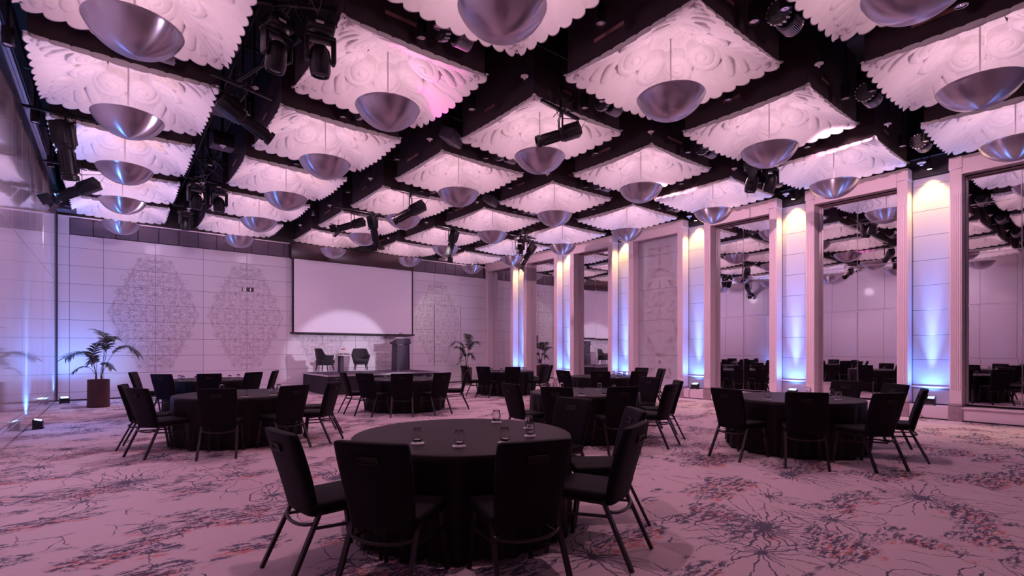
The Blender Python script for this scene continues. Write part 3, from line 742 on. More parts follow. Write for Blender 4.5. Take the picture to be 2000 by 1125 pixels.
# armchairs
def armchair(loc, rz, label):
    t = thing('armchair', label, 'armchair', loc, rz, 'armchairs on the stage')
    # shell: front open at +Y. angle from front-left round the back to front-right
    na, nt_ = 41, 7; v = []; f = []
    for layer in (0, 1):
        for i in range(na):
            a = -1.30*PI/2+ (2.60*PI/2)*i/(na-1)          # around the back
            th = a-PI/2                                     # -Y is the back
            ca, sa = math.cos(th), math.sin(th)
            k = max(0, min(1, (abs(a)-.55)/.75)); k = k*k*(3-2*k)
            top = .86*(1-k)+.62*k
            for j in range(nt_):
                s = j/(nt_-1); z = .30+(top-.30)*s
                rx, ry = .25+.085*s, .24+.075*s
                if layer: rx -= .055; ry -= .055
                e = 1.0
                x = rx*math.copysign(abs(ca)**.75, ca); y = ry*math.copysign(abs(sa)**.75, sa)
                if layer and j == nt_-1: z -= .006
                v.append((x, y+.02, z))
    def id_(l, i, j): return l*na*nt_+i*nt_+j
    for i in range(na-1):
        for j in range(nt_-1):
            f.append((id_(0, i, j), id_(0, i, j+1), id_(0, i+1, j+1), id_(0, i+1, j)))
            f.append((id_(1, i, j), id_(1, i+1, j), id_(1, i+1, j+1), id_(1, i, j+1)))
        f.append((id_(0, i, nt_-1), id_(1, i, nt_-1), id_(1, i+1, nt_-1), id_(0, i+1, nt_-1)))
        f.append((id_(0, i, 0), id_(0, i+1, 0), id_(1, i+1, 0), id_(1, i, 0)))
    for i, fl in ((0, 1), (na-1, 0)):
        for j in range(nt_-1):
            q = (id_(0, i, j), id_(1, i, j), id_(1, i, j+1), id_(0, i, j+1)); f.append(q if fl else q[::-1])
    put('shell', MB().add(v, f).mesh('shell', M['velvet'], True, 1.0), t)
    put('seat_cushion', MB().rbox((0, .03, .40), (.47, .50, .13), .045, 3).mesh('seat_cushion', M['velvet'], True, 1.2), t)
    put('seat_base', MB().rbox((0, .02, .305), (.46, .46, .07), .03, 2).mesh('seat_base', M['velvet']), t)
    for sx in (-1, 1):
        for y0, y1 in ((.20, .25), (-.16, -.22)):
            l = put('leg', MB().tube([(sx*.18, y0, .30), (sx*.215, y1*.98, .07)], .022, 10, True, .014).mesh('leg', M['black']), t)
            tp = put('leg_tip', MB().tube([(sx*.215, y1*.98, .07), (sx*.222, y1, 0)], .014, 10, True, .010).mesh('leg_tip', M['alu']), l); tp['label'] = 'pale metal leg tip'
    bt = MB()
    for (bx, bz) in ((-.09, .66), (.09, .66), (0, .58), (-.09, .76), (.09, .76)): bt.lathe([(.001, .012), (.012, .008), (.014, 0)], 10, (bx, -.205, bz), Matrix.Rotation(-PI/2, 3, 'X'))
    put('back_buttons', bt.mesh('back_buttons', M['velvet']), t)
armchair((5.80, 17.85, ZS), math.radians(-78), 'dark tufted armchair on the left of the stage, facing the side table')
armchair((7.13, 17.90, ZS), math.radians(165), 'dark tufted armchair on the right of the side table, turned to the room')
st = thing('side_table', 'small pale-topped side table with dark pedestal between the armchairs', 'table', (6.47, 17.9, ZS))
put('pedestal', MB().lathe([(.001, 0), (.10, 0), (.10, .59), (.001, .59)], 28, (-.08, 0, 0)).mesh('pedestal', M['lect'], True, .6), st)
put('table_top', MB().lathe([(.001, .59), (.25, .59), (.255, .60), (.25, .61), (.001, .61)], 36).mesh('table_top', M['white'], True, .6), st)
tl = thing('table_lamp', 'tiny mushroom table lamp with reddish shade on the stage side table', 'lamp', (6.47, 17.85, ZS+.61))
put('base', MB().lathe([(.001, 0), (.05, 0), (.05, .012), (.001, .014)], 20).mesh('base', M['copper']), tl)
put('stem', MB().tube([(0, 0, .012), (0, 0, .20)], .008, 8).mesh('stem', M['white']), tl)
put('lamp_shade', MB().lathe([(.085, .19), (.075, .22), (.045, .25), (.001, .255)], 24).mesh('lamp_shade', M['copper']), tl)
# exit sign
ex = thing('exit_sign', 'dark emergency exit sign with running man and up arrow on the far wall', 'sign', (3.60, YF-.02, 3.50))
put('sign_face', MB().rbox((0, 0, 0), (.36, .02, .135), .003, 1).mesh('sign_face', M['sign']), ex)
ar = MB().add([(.045, -.012, .0), (.075, -.012, .055), (.105, -.012, .0), (.062, -.012, .0), (.088, -.012, .0), (.088, -.012, -.055), (.062, -.012, -.055)], [(0, 2, 1), (3, 6, 5, 4)])
put('arrow', ar.mesh('arrow', M['signw'], False), ex)
rn = MB().box((-.10, -.011, 0), (.10, .002, .12))
put('pictogram_field', rn.mesh('pictogram_field', M['signw'], False), ex)
mn = MB().lathe([(.001, 0), (.010, 0)], 12, (-.095, -.0135, .042), Matrix.Rotation(PI/2, 3, 'X'))
def stroke(mb, a, b_, w):
    a, b_ = Vector((a[0], 0, a[1])), Vector((b_[0], 0, b_[1])); d_ = (b_-a).normalized(); n = Vector((-d_.z, 0, d_.x))*w/2; y = Vector((0, -.0135, 0))
    mb.add([a+n+y, b_+n+y, b_-n+y, a-n+y], [(0, 1, 2, 3)])
for a, b_, w in (((-.097, .03), (-.105, -.005), .016), ((-.100, .025), (-.078, .008), .007), ((-.100, .025), (-.128, .012), .007), ((-.105, -.003), (-.085, -.022), .009), ((-.085, -.022), (-.092, -.048), .008), ((-.105, -.003), (-.122, -.028), .009), ((-.122, -.028), (-.142, -.030), .008)): stroke(mn, a, b_, w)
put('running_figure', mn.mesh('running_figure', M['sign'], False), ex)

# ------------------------------------------------------------ palms
RT = Vector((math.cos(YAW), -math.sin(YAW), 0)); FWD = Vector((math.sin(YAW), math.cos(YAW), 0))
def frond_mesh(p0, p1, p2, p3, n=24, ll=.30, droop=.5, seed=0):
    R = random.Random(seed); mb = MB()
    B = lambda t: (1-t)**3*p0+3*(1-t)**2*t*p1+3*(1-t)*t*t*p2+t**3*p3
    mb.tube([B(i/12) for i in range(13)], .007, 5, True, .003)
    for i in range(n):
        t = .38+.60*i/(n-1); c = B(t); tan = (B(min(1, t+.02))-B(t-.02)).normalized()
        side0 = tan.cross(Vector((0, 0, 1))); side0 = side0.normalized() if side0.length > .05 else RT
        up = side0.cross(tan).normalized()
        l = ll*(.55+.45*math.sin(PI*min(1, (t-.30)/.72)))*R.uniform(.85, 1.1)
        for s in (-1, 1):
            d = (side0*s*.75+tan*.75+up*.25+Vector((0, 0, R.uniform(-.25, .1)))).normalized()
            w = .021; pts = []
            for k in range(5):
                q = k/4; pts.append((c+d*l*q+Vector((0, 0, -droop*l*q*q)), w*(1-q)**.6*(.5+q if q < .5 else 1)))
            nv = d.cross(up).normalized(); v = []
            for (p, ww) in pts: v += [p+nv*ww, p-nv*ww]
            mb.add(v, [(2*k, 2*k+1, 2*k+3, 2*k+2) for k in range(4)])
    return mb.mesh('frond', M['leaf'])
def palm(loc, fr, label, mirror=1):
    t = thing('potted_palm', label, 'potted plant', loc)
    put('planter', MB().lathe([(.001, 0), (.225, 0), (.23, .01), (.225, .70), (.218, .705), (.205, .70), (.205, .64)], 40).mesh('planter', M['pot'], True, .9), t)
    put('soil', MB().lathe([(.206, .65), (.001, .66)], 24).mesh('soil', M['soil']), t)
    sh = MB()
    for (a, b_) in ((.07, .02), (-.06, 0)): sh.tube([RT*a+Vector((0, 0, .64)), RT*a*1.1+Vector((0, 0, .80))], .028, 8, True, .018)
    put('stem_sheath', sh.mesh('stem_sheath', M['sheath']), t)
    for i, (b0, c1, c2, e, dep, n, ll) in enumerate(fr):
        P = lambda q, k: RT*q[0]*mirror+Vector((0, 0, q[1]))+FWD*dep*k
        put('frond', frond_mesh(P(b0, 0), P(c1, .35), P(c2, .75), P(e, 1), n, ll, .45, i+3), t)
FR1 = [((-.05, .75), (-.15, 1.30), (-.45, 1.62), (-1.0, 1.22), .15, 26, .34), ((-.05, .75), (-.08, 1.1), (-.1, 1.45), (.22, 1.68), -.2, 18, .26),
       ((.06, .75), (.18, 1.35), (.30, 1.85), (-.20, 1.98), .1, 22, .30), ((.06, .75), (.25, 1.4), (.62, 1.85), (.95, 1.30), .1, 24, .30),
       ((.07, .75), (.25, 1.5), (.45, 1.95), (.72, 1.72), -.35, 20, .28), ((.05, .75), (.12, 1.15), (.28, 1.25), (.50, .98), -.2, 14, .18),
       ((-.04, .75), (-.12, 1.05), (-.25, 1.15), (-.48, .88), -.2, 14, .18), ((-.05, .75), (-.1, 1.15), (-.25, 1.42), (-.42, 1.10), .25, 14, .20)]
palm((-.28, 16.53, 0), FR1, 'potted palm in a brown cylinder planter by the left corner')
FR2 = [((0, .75), (-.05, 1.5), (-.25, 2.05), (-.72, 1.62), .2, 32, .38), ((0, .75), (.05, 1.5), (.15, 2.1), (-.05, 2.10), .3, 30, .34), ((0, .75), (.05, 1.4), (.25, 1.95), (.52, 1.72), -.3, 30, .36),
       ((0, .75), (-.05, 1.3), (-.2, 1.65), (-.42, 1.55), -.4, 28, .34), ((0, .75), (.03, 1.2), (.15, 1.5), (.22, 1.1), .2, 18, .28), ((0, .75), (-.03, 1.2), (-.1, 1.45), (-.22, 1.1), -.2, 18, .28), ((-.0, .75), (-.1, 1.0), (-.25, 1.1), (-.42, .82), .1, 12, .18)]
palm((11.7, 17.8, 0), FR2, 'bushy potted palm in front of the far right corner')

# ------------------------------------------------------------ uplights and wall lights
def uplight(loc, rz, label, tgt, energy, blue=(.09, .31, 1), size=1.0, core=.30, reach=11):
    t = thing('floor_uplight', label, 'uplight', loc, rz, 'black floor uplights')
    v = [(-.10, -.07, .02), (.10, -.07, .02), (.10, .07, .02), (-.10, .07, .02), (-.10, -.07, .14), (.10, -.07, .14), (.10, .07, .185), (-.10, .07, .185)]
    put('housing', MB().add(v, [(3, 2, 1, 0), (4, 5, 6, 7), (0, 1, 5, 4), (1, 2, 6, 5), (2, 3, 7, 6), (3, 0, 4, 7)]).mesh('housing', M['blackmetal'], False), t)
    put('lens', MB().box((0, 0, .1655), (.16, .10, .004), Matrix.Rotation(math.radians(17.8), 3, 'X')).mesh('lens', M['led_blue'], False), t)
    put('foot', MB().box((-.095, 0, .01), (.015, .16, .02)).box((.095, 0, .01), (.015, .16, .02)).mesh('foot', M['blackmetal'], False), t)
    q = MB()
    for k in range(3): q.box((-.04+.04*k, -.072, .06), (.014, .004, .012))
    put('control_buttons', q.mesh('control_buttons', M['label'], False), t)
    p = Vector(loc)+Vector((0, 0, .20)); tg = Vector(tgt)
    lamp('SPOT', 'uplight_beam', p, energy*1.15, blue, target=tg+Vector((0, 0, 1.2)), spot_size=2.3, spot_blend=1, shadow_soft_size=.04)
    lamp('SPOT', 'uplight_core', p, energy*core*5, (.45, .80, 1), target=tg+Vector((0, 0, -1.75)), spot_size=.30*size, spot_blend=1, shadow_soft_size=.03)
    lamp('SPOT', 'uplight_reach', p, energy*reach, (.14, .34, 1), target=tg+Vector((0, 0, 1.6)), spot_size=.50, spot_blend=1, shadow_soft_size=.03)
pos_lab = ['in the recess beyond the right edge', 'in the wall recess at far right, cable hanging', 'in the recess behind the right-hand table', 'in the recess left of the first mirrors', 'in the recess left of the blind panel', 'in the recess between the two far mirrors', 'in the recess nearest the far corner']
for j in range(len(FR)-1):
    yc = (FR[j][1]+FR[j+1][0])/2
    uplight((13.60, yc, .28), -PI/2, 'black uplight box glowing blue '+pos_lab[j], (13.80, yc, 3.2), 78)
    lamp('SPOT', 'uplight_far', (13.62, yc, .5), 2000, (.22, .36, 1), target=(13.83, yc, 4.3), spot_size=.24, spot_blend=1, shadow_soft_size=.02)
    lamp('SPOT', 'uplight_throw', (13.60, yc, .47), 120, (.13, .36, 1), target=(12.6, yc, 5.4), spot_size=.6, spot_blend=1, shadow_soft_size=.04)
    if j in (1, 3):
        cb = MB().tube([(13.55, yc+.02, .30), (13.50, yc+.08, .32), (13.485, yc+.13, .2), (13.48, yc+.13, .08), (13.46, yc+.06, .01)], .006, 6)
        tag(put('power_cable', cb.mesh('power_cable', M['cable'])), 'thin black cable looping from the uplight '+pos_lab[j].replace(', cable hanging', ''), 'cable')
    dl = thing('recess_downlight', 'lit warm downlight can, '+pos_lab[j].replace(', cable hanging', ''), 'downlight', (13.62, yc, 5.30), 0, 'warm recess downlights')
    put('can', MB().lathe([(.045, 0), (.055, 0), (.055, .20), (.012, .205), (.012, .9), (.001, .9)], 24).mesh('can', M['blackmetal'], True, .6), dl)
    put('lens', MB().lathe([(.045, .01), (.001, .01)][::-1], 20).mesh('lens', M['led_white']), dl)
    lamp('SPOT', 'downlight_beam', (13.62, yc, 5.28), 170, (1, .64, .20), target=(13.76, yc, 2.2), spot_size=1.5, spot_blend=.7, shadow_soft_size=.04)
    sm = thing('ceiling_sensor', 'small pale ceiling sensor '+pos_lab[j].replace(', cable hanging', ''), 'sensor', (13.45, yc+.10, 5.42), 0, 'ceiling sensors')
    put('sensor_head', MB().lathe([(.001, -.06), (.03, -.05), (.035, -.01), (.075, 0), (.075, .02), (.001, .025)], 20).mesh('sensor_head', M['rod'], True, .8), sm)
    put('stem', MB().tube([(0, 0, .02), (0, 0, 1.36)], .012, 6).mesh('stem', M['blackmetal']), sm)
uplight((-1.08, 12.72, 0), PI/2, 'black uplight box on the carpet against the left wall, nearer one', (-1.235, 12.85, 3.6), 250, core=.3, reach=3)
uplight((-1.02, 18.18, 0), .2, 'black uplight box on the carpet in the far left corner', (-1.22, 18.35, 3.6), 200, core=.3, reach=3)
for (x, y, e) in ((-1.08, 12.75, 75), (-1.02, 18.2, 110)):
    lamp('SPOT', 'uplight_throw', (x, y, .22), e, (.13, .38, 1), target=(-.55, y-.9, 5.3), spot_size=.62, spot_blend=1, shadow_soft_size=.04)
    lamp('SPOT', 'uplight_throw', (x, y, .22), e*6, (.13, .40, 1), target=(-1.24, y-.1, 6.5), spot_size=.3, spot_blend=1, shadow_soft_size=.04)
lamp('SPOT', 'palm_backlight', (.1, 17.9, .3), 42, (.22, .48, 1), target=(-.25, 18.99, 1.7), spot_size=1.9, spot_blend=1, shadow_soft_size=.15)
lamp('SPOT', 'blue_spot', (-.55, 11.35, 4.6), 4500, (.08, .28, 1), target=(.55, 13.6, .6), spot_size=.42, spot_blend=.8, shadow_soft_size=.05)
lamp('SPOT', 'blue_floor_spot', (-.9, 13.9, 4.7), 420, (.12, .36, 1), target=(-.6, 12.3, 0), spot_size=.7, spot_blend=1, shadow_soft_size=.05)
lamp('SPOT', 'corner_blue', (-.9, 17.0, 4.9), 260, (.16, .42, 1), target=(-.5, 17.4, 0), spot_size=1.1, spot_blend=1, shadow_soft_size=.1)

# ------------------------------------------------------------ ceiling services
def can_light(x, y, z=5.36, where=''):
    t = thing('can_downlight', where, 'downlight', (x, y, z), 0, 'black can downlights')
    put('can', canm, t); put('lens', canl, t)
canm = MB().lathe([(.052, 0), (.062, 0), (.062, .22), (.015, .23), (.015, 1.60), (.001, 1.60)], 24).mesh('can', M['blackmetal'], True, .6)
canl = MB().lathe([(.001, .012), (.03, .006), (.053, .010)], 24).mesh('lens', M['lens'])
# finned LED fixture pair
def fin_mesh():
    b = MB(); n = 22
    for k in range(n):
        a = PI*k/(n-1); p = Vector((0, -math.cos(a)*.11, -math.sin(a)*.11))
        b.box(p, (.20, .006, .03), Matrix.Rotation(a+PI/2, 3, 'X'))
    return b
finm = fin_mesh().mesh('heat_sink_fins', M['finmetal'], False)
finb = MB().rbox((0, 0, .03), (.22, .20, .14), .02, 2).lathe([(.001, -.12), (.095, -.12), (.095, .12), (.001, .12)], 20, (0, 0, 0), Matrix.Rotation(PI/2, 3, 'Y')).mesh('housing', M['blackmetal'], True, .6)
fin2 = MB().lathe([(.001, -.05), (.12, -.05), (.125, -.02), (.125, .03), (.10, .05), (.001, .05)], 28, (-.30, 0, 0), Matrix.Rotation(math.radians(70), 3, 'Y')).mesh('driver_ring', M['blackmetal'], True, .6)
finr = MB()
for k in range(16):
    a = 2*PI*k/16; R_ = Matrix.Rotation(math.radians(70), 3, 'Y')
    finr.box(Vector((-.30, 0, 0))+R_ @ Vector((.128*math.cos(a), .128*math.sin(a), 0)), (.02, .02, .07), R_ @ Matrix.Rotation(a, 3, 'Z'))
finrm = finr.mesh('driver_fins', M['finmetal'], False)
finp = MB().box((-.30, 0, -.075), (.05, .07, .004), Matrix.Rotation(math.radians(-20), 3, 'Y')).mesh('rating_plate', M['label'], False)
stalk = MB().tube([(0, 0, .1), (0, 0, 1.33)], .014, 6).tube([(-.3, 0, .1), (-.3, 0, 1.33)], .014, 6).mesh('stalk', M['blackmetal'])
fin0 = None
for j in range(-1, 5):
    for k in range(5):
        x0 = X0+PX*k; yg = Y0+PY*(j+1)-.35
        where = '%s gap from stage wall, %s' % (rows[4-j], cols[k])
        lab = 'finned black ceiling fixture, '+where
        lx, ly = x0+1.40, yg-.05
        if fin0 is None:
            t = thing('finned_ceiling_fixture', lab, 'light fixture', (lx, ly, 5.46), 0, 'finned ceiling fixtures')
            for nm, me in (('heat_sink_fins', finm), ('housing', finb), ('driver_ring', fin2), ('driver_fins', finrm), ('rating_plate', finp), ('stalk', stalk)): put(nm, me, t)
            fin0 = t
        else: copy_tree(fin0, (lx, ly, 5.46), 0, lab)
        for q, (dx, dy) in enumerate(((.92, .16), (.98, -.17))):
            can_light(x0+dx, yg+dy, 5.38, 'black can downlight, %s, %s' % (('far one', 'near one')[q], where))
    for k in range(4):
        can_light(X0+PX*k+2.45, Y0+PY*j+.95, 5.36, 'can downlight between %s and %s coffers, %s row from stage wall' % (('first', 'second', 'third', 'fourth')[k], ('second', 'third', 'fourth', 'fifth')[k], rows[5-j]))
        sx, sy = X0+PX*(k+1)-.46, Y0+PY*(j+1)-.32
        t = thing('sprinkler_head', 'disc sprinkler at gap crossing %s from left, %s from stage wall' % (('first', 'second', 'third', 'fourth')[k], rows[4-j]), 'sprinkler', (sx, sy, 5.38), 0, 'sprinkler heads')
        put('disc', globals().setdefault('SPR', MB().lathe([(.001, -.05), (.012, -.045), (.02, -.01), (.055, 0), (.055, .008), (.001, .02)], 18).mesh('disc', M['rod'], True, .8)), t)
        put('drop_pipe', globals().setdefault('DRP', MB().tube([(0, 0, .01), (0, 0, 1.42)], .014, 6).mesh('drop_pipe', M['blackmetal'])), t)
# pipes running along the first gap
for (x, y0, y1, z, r, lab) in ((1.55, 2, 18.8, 6.1, .025, 'left pipe'), (1.95, 2, 18.8, 6.25, .03, 'right pipe')):
    tag(put('ceiling_pipe', MB().tube([(x, y0, z), (x, y1, z)], r, 8).mesh('ceiling_pipe', M['blackmetal'])), 'long black steel pipe along the wide ceiling gap, '+lab, 'pipe')
for i, y in enumerate((5.55, 8.3, 11.05, 13.8)):
    tag(put('ceiling_pipe', MB().tube([(-1.1, y, 5.95), (13.6, y, 5.95)], .022, 8).mesh('ceiling_pipe', M['blackmetal'])), 'black pipe crossing the ceiling, %s from the camera' % ordn[i+1], 'pipe', 'cross pipes')

def cablemess(mb, c, n, R, s=.22):
    for _ in range(n):
        p = [Vector(c)+Vector([R.uniform(-s, s) for _ in range(3)]) for _ in range(4)]
        pts = []
        for i in range(13):
            t = i/12; pts.append((1-t)**3*p[0]+3*(1-t)**2*t*p[1]+3*(1-t)*t*t*p[2]+t**3*p[3])
        mb.tube(pts, .006, 5)
Rc = random.Random(5)
def bar_fix(loc, length, rz, label, ztop=6.8):
    t = thing('lighting_bar', label, 'lighting bar', loc, rz, 'short black lighting bars')
    put('bar', MB().box((0, 0, 0), (length, .045, .045)).mesh('bar', M['blackmetal'], False), t)
    put('hanger', MB().tube([(0, 0, .02), (0, 0, ztop-loc[2])], .02, 8).mesh('hanger', M['blackmetal']), t)
    mb = MB(); cablemess(mb, (0, 0, .05), 6, Rc, .2)
    put('cable_loops', mb.mesh('cable_loops', M['cable']), t)
    return t
def profile_spot(loc, direction, label, L=.62, barn=False, yoke=.34, scale=1.0, blue=False):
    """ellipsoidal spot hanging by its yoke from loc (clamp point)"""
    t = thing('stage_spotlight', label, 'stage light', loc, 0, 'hanging stage spotlights')
    d = Vector(direction).normalized(); c = Vector((0, 0, -yoke*scale)); R = d.to_track_quat('X', 'Z').to_matrix(); s = scale
    side = (R @ Vector((0, 1, 0)))
    b = MB().lathe([(.001, -.30*s), (.06*s, -.30*s), (.085*s, -.27*s), (.095*s, -.20*s), (.095*s, 0), (.075*s, .02*s), (.07*s, .30*s), (.085*s, .31*s), (.085*s, .36*s), (.07*s, .36*s), (.065*s, .34*s), (.001, .34*s)], 20, c, R @ Matrix.Rotation(PI/2, 3, 'Y'))
    put('barrel', b.mesh('barrel', M['blackmetal'], True, .6), t)
    put('lamp_housing', MB().rbox(c-d*.16*s, (.26*s, .17*s, .19*s), .02*s, 2, R).mesh('lamp_housing', M['blackmetal'], True, .6), t)
    put('rating_label', MB().box(c-d*.14*s+side*.087*s, (.12*s, .003, .035*s), R).box(c-d*.14*s-side*.087*s, (.12*s, .003, .035*s), R).mesh('rating_label', M['label'], False), t)
    y = MB(); w = .12*s
    y.bar(c+side*w, c+side*w+Vector((0, 0, yoke*s*.8)), .012, .03); y.bar(c-side*w, c-side*w+Vector((0, 0, yoke*s*.8)), .012, .03)
    y.bar(c+side*w+Vector((0, 0, yoke*s*.8)), c-side*w+Vector((0, 0, yoke*s*.8)), .03, .012); y.bar((0, 0, -yoke*s*.2), (0, 0, .03), .03, .03)
    put('yoke', y.mesh('yoke', M['blackmetal'], False), t)
    f = MB()
    for k in range(8):
        a = 2*PI*k/8; f.box(c+d*.16*s+R @ Vector((0, .075*s*math.cos(a), .075*s*math.sin(a))), (.24*s, .012*s, .012*s), R)
    put('barrel_ribs', f.mesh('barrel_ribs', M['blackmetal'], False), t)
    if barn:
        e = c+d*.38*s
        for a in (0, PI/2, PI, 3*PI/2):
            Ra = R @ Matrix.Rotation(a, 3, 'X'); q = Ra @ Matrix.Rotation(math.radians(-28), 3, 'Y')
            put('barn_door', MB().box(e+Ra @ Vector((.06*s, 0, .12*s)), (.15*s, .17*s, .004), q).mesh('barn_door', M['blackmetal'], False), t)
    kn = MB().box(c+side*(w+.02), (.03, .03, .03), R).box(c-d*.30*s, (.03, .05, .05), R)
    put('blue_connector', kn.mesh('blue_connector', M['blueled'] if blue else M['blackmetal'], False), t)
    cb = MB().tube([c-d*.32*s, c-d*.40*s+Vector((0, 0, .12)), c*.3+Vector((.05, 0, .02)), (0.02, 0, .06)], .006, 5)
    put('power_cable', cb.mesh('power_cable', M['cable']), t)
    return t
def moving_head(loc, label, tilt=0.2, rz=0, s=1.0, az=0):
    t = thing('moving_head_light', label, 'stage light', loc, rz, 'hanging moving head lights')
    put('base_unit', MB().rbox((0, 0, -.06*s), (.30*s, .30*s, .12*s), .03*s, 2).lathe([(.001, -.15*s), (.12*s, -.15*s), (.14*s, -.12*s), (.001, -.12*s)][::-1], 20).mesh('base_unit', M['blackmetal'], True, .6), t)
    arm = MB()
    for sx in (-1, 1): arm.rbox((sx*.145*s, 0, -.28*s), (.05*s, .13*s, .30*s), .022*s, 2)
    arm.rbox((0, 0, -.165*s), (.33*s, .14*s, .05*s), .02*s, 2)
    put('yoke_arms', arm.mesh('yoke_arms', M['blackmetal'], True, .7), t)
    R = Matrix.Rotation(tilt, 3, 'X')
    put('head', MB().lathe([(.001, .14*s), (.06*s, .13*s), (.10*s, .08*s), (.115*s, 0), (.115*s, -.14*s), (.10*s, -.20*s), (.085*s, -.20*s), (.08*s, -.18*s), (.001, -.18*s)], 24, (0, 0, -.38*s), R).mesh('head', M['blackmetal'], True, .8), t)
    put('lens', MB().lathe([(.079*s, -.182*s), (.04*s, -.195*s), (.001, -.20*s)], 20, (0, 0, -.38*s), R).mesh('lens', pbr('dark_lens', (.05, .04, .06), .08, .3) if 'dark_lens' not in bpy.data.materials else bpy.data.materials['dark_lens']), t)
    o = put('sockets', MB().box((-.02*s, -.152*s, -.06*s), (.09, .006, .03)).mesh('sockets', M['rod'], False), t)
    put('clamp', MB().box((0, 0, .04), (.06, .10, .10)).mesh('clamp', M['blackmetal'], False), t)
    return t
# wide gap, near group
bar_fix((1.70, 6.35, 5.60), 1.3, math.radians(-28), 'lighting bar carrying two moving heads near the top left of the photo')
moving_head((1.56, 6.55, 5.45), 'left moving head of the pair under the nearest lighting bar', .25, .3, 1.05)
moving_head((1.95, 6.15, 5.36), 'right moving head of the pair under the nearest lighting bar', .1, -.2, 1.05)
pp = MB().tube([(1.95, 6.9, 5.55), (1.45, 8.3, 5.42)], .025, 8)
tag(put('boom_pipe', pp.mesh('boom_pipe', M['blackmetal'])), 'slanting black boom pipe by the top left moving heads', 'pipe')
bar_fix((1.5, 8.25, 5.33), .9, .3, 'lighting bar holding the big spotlight in the wide gap')
profile_spot((1.52, 8.35, 5.28), (.80, .05, -.42), 'large stage spotlight in the wide ceiling gap, pointing down to the right', scale=1.25, yoke=.30)
for (x, y, z, sx, sy, sz, l) in ((1.45, 9.6, 5.55, .75, .35, .28, 'wide black speaker box hung in the wide gap'), (1.20, 7.9, 5.75, .35, .35, .25, 'small black box on the pipes beside the big spotlight'), (1.7, 11.4, 5.6, .4, .3, .3, 'black equipment box hung farther along the wide gap')):
    t = thing('hanging_speaker', l, 'speaker', (x, y, z), .1)
    put('cabinet', MB().rbox((0, 0, 0), (sx, sy, sz), .015, 1).mesh('cabinet', M['lect']), t)
    put('grille', MB().box((0, -sy/2-.003, 0), (sx*.92, .006, sz*.86)).mesh('grille', M['blackmetal'], False), t)
    put('bracket', MB().tube([(0, 0, sz/2), (0, 0, 6.8-z)], .018, 6).mesh('bracket', M['blackmetal']), t)
bar_fix((1.80, 14.05, 5.52), 1.5, .1, 'lighting bar with two moving heads far along the wide gap')
moving_head((1.55, 13.97, 5.42), 'left moving head on the far bar of the wide gap', .1, .2, 1.1)
moving_head((2.02, 13.97, 5.42), 'right moving head on the far bar of the wide gap', -.1, 0, 1.1)
bar_fix((1.62, 16.9, 5.50), .6, 0, 'short lighting bar near the stage wall in the wide gap')
moving_head((1.62, 16.9, 5.42), 'small moving head near the stage wall, left', .1, .5, 1.0)
mb = MB()
for c in ((1.6, 12.3, 5.6), (1.7, 13.5, 5.6), (1.6, 6.6, 5.75), (1.75, 6.2, 5.75), (1.9, 11.8, 5.7)): cablemess(mb, c, 9, Rc, .28)
o = tag(put('cable_bundle', mb.mesh('cable_bundle', pbr('grey_cable', (.10, .07, .09), .5))), 'tangled grey and black cables looped along the wide ceiling gap', 'cables'); o['kind'] = 'stuff'
# spots over the middle of the room
def hung(px_dir, z, loc, barlen, brz, lab, d, barn=False, blue=False, s=1.0):
    bar_fix((loc[0], loc[1], loc[2]+.03), barlen, brz, 'short lighting bar holding the '+lab)
    profile_spot(loc, d, lab, barn=barn, blue=blue, scale=s)
DR = RT
profile_spot((5.55, 5.75, 5.22), tuple(-DR*.9+Vector((0, 0, -.32))+FWD*-.1), 'stage spotlight crossing in front of the central bowl pendant', scale=1.12, yoke=.32)
bar_fix((5.55, 5.75, 5.25), .9, .1, 'lighting bar above the central spotlight')
hung(0, 0, (5.62, 11.0, 5.22), 1.0, 0, 'blue-plugged spotlight above the screen, pointing left', tuple(-DR*.85+Vector((0, 0, -.45))), blue=True, s=1.3)
bar_fix((5.45, 13.5, 5.30), 1.6, 0, 'lighting bar with two spotlights over the stage front')
profile_spot((5.15, 13.5, 5.27), tuple(-DR*.9+Vector((0, 0, -.25))), 'left spotlight with barn doors on the two-lamp bar', barn=True, scale=1.15)
profile_spot((5.75, 13.5, 5.27), tuple(DR*.12+Vector((0, 0, -1))+FWD*.3), 'right spotlight pointing down on the two-lamp bar', barn=True, scale=1.2, blue=True)
hung(0, 0, (8.45, 13.7, 5.30), 1.1, 0, 'barn-door spotlight left of the far right corner', tuple(-DR*.35+Vector((0, 0, -1))+FWD*.3), barn=True, s=1.25)
bar_fix((10.85, 13.2, 5.32), 1.3, 0, 'lighting bar beside the far right frames')
moving_head((10.75, 13.1, 5.25), 'moving head on the bar beside the far right frames', .1, 0, 1.0)
bar_fix((11.05, 13.0, 5.17), .35, .3, 'tiny drop bar holding the spotlight by the far frames')
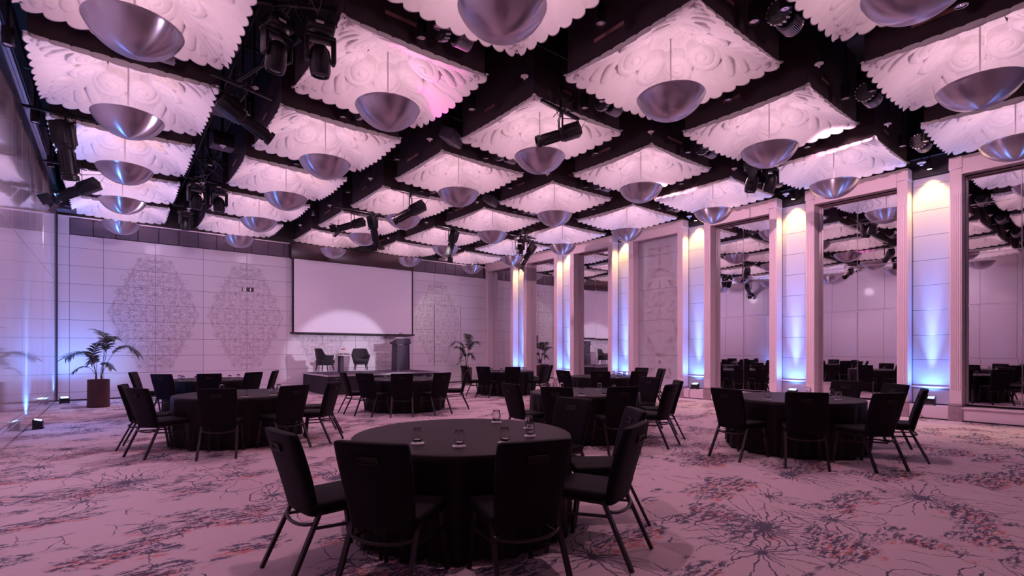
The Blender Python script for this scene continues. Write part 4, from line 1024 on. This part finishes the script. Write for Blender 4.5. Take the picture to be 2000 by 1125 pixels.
profile_spot((11.05, 13.0, 5.12), tuple(-DR*.45+Vector((0, 0, -.7))+FWD*.2), 'barn-door spotlight below the moving head by the far frames', barn=True, scale=1.2, blue=True)
bar_fix((10.52, 4.95, 5.38), .9, .4, 'lighting bar over the mirrors with two moving heads')
moving_head((10.35, 5.05, 5.33), 'left moving head above the mirror bays', .2, .4, 1.05)
moving_head((10.62, 4.80, 5.33), 'right moving head above the mirror bays', .3, -.3, 1.05)
# left wall spots
bar_fix((-.55, 11.3, 5.42), 1.2, 0, 'lighting bar by the left wall, nearer one')
profile_spot((-.62, 11.3, 5.38), (.12, .15, -1), 'large upright stage spotlight by the left wall', scale=1.45, yoke=.36)
bar_fix((-.5, 13.9, 5.30), 1.2, 0, 'lighting bar by the left wall, farther one')
profile_spot((-.55, 13.9, 5.25), (-.75, .2, -.45), 'blue-lit barn-door spotlight aimed at the left wall', barn=True, scale=1.3)
for i, (y, z) in enumerate(((8.8, 5.25), (11.6, 5.28), (14.3, 5.3))):
    can_light(-1.02, y, z, 'black can downlight hanging in the gap along the left wall, %s one' % ('nearest', 'middle', 'far')[i])
sp = thing('wall_speaker', 'black speaker box in the far left corner above the wall grille', 'speaker', (-1.0, 18.5, 5.45))
put('cabinet', MB().rbox((0, 0, 0), (.42, .40, .36), .02, 1).mesh('cabinet', M['lect']), sp)
put('badge', MB().box((.05, -.205, -.08), (.14, .006, .03)).mesh('badge', M['rod'], False), sp)
for i, (x, y, z) in enumerate(((8.0, 11.0, 5.5), (5.05, 8.2, 5.5), (10.6, 8.2, 5.5), (10.4, 13.9, 5.5))):
    t = thing('ceiling_speaker', ('dark speaker box in the gap over the room centre', 'dark speaker box above the left of the centre coffers', 'dark speaker box in the gap toward the mirrors', 'dark speaker box near the far right frames')[i], 'speaker', (x, y, z), .6, 'dark ceiling speakers')
    put('cabinet', MB().rbox((0, 0, 0), (.50, .28, .22), .02, 1, Matrix.Rotation(.4, 3, 'X')).mesh('cabinet', M['lect']), t)
    put('bracket', MB().tube([(0, 0, .08), (0, 0, 1.3)], .015, 6).mesh('bracket', M['blackmetal']), t)
print('objects', len(bpy.data.objects))
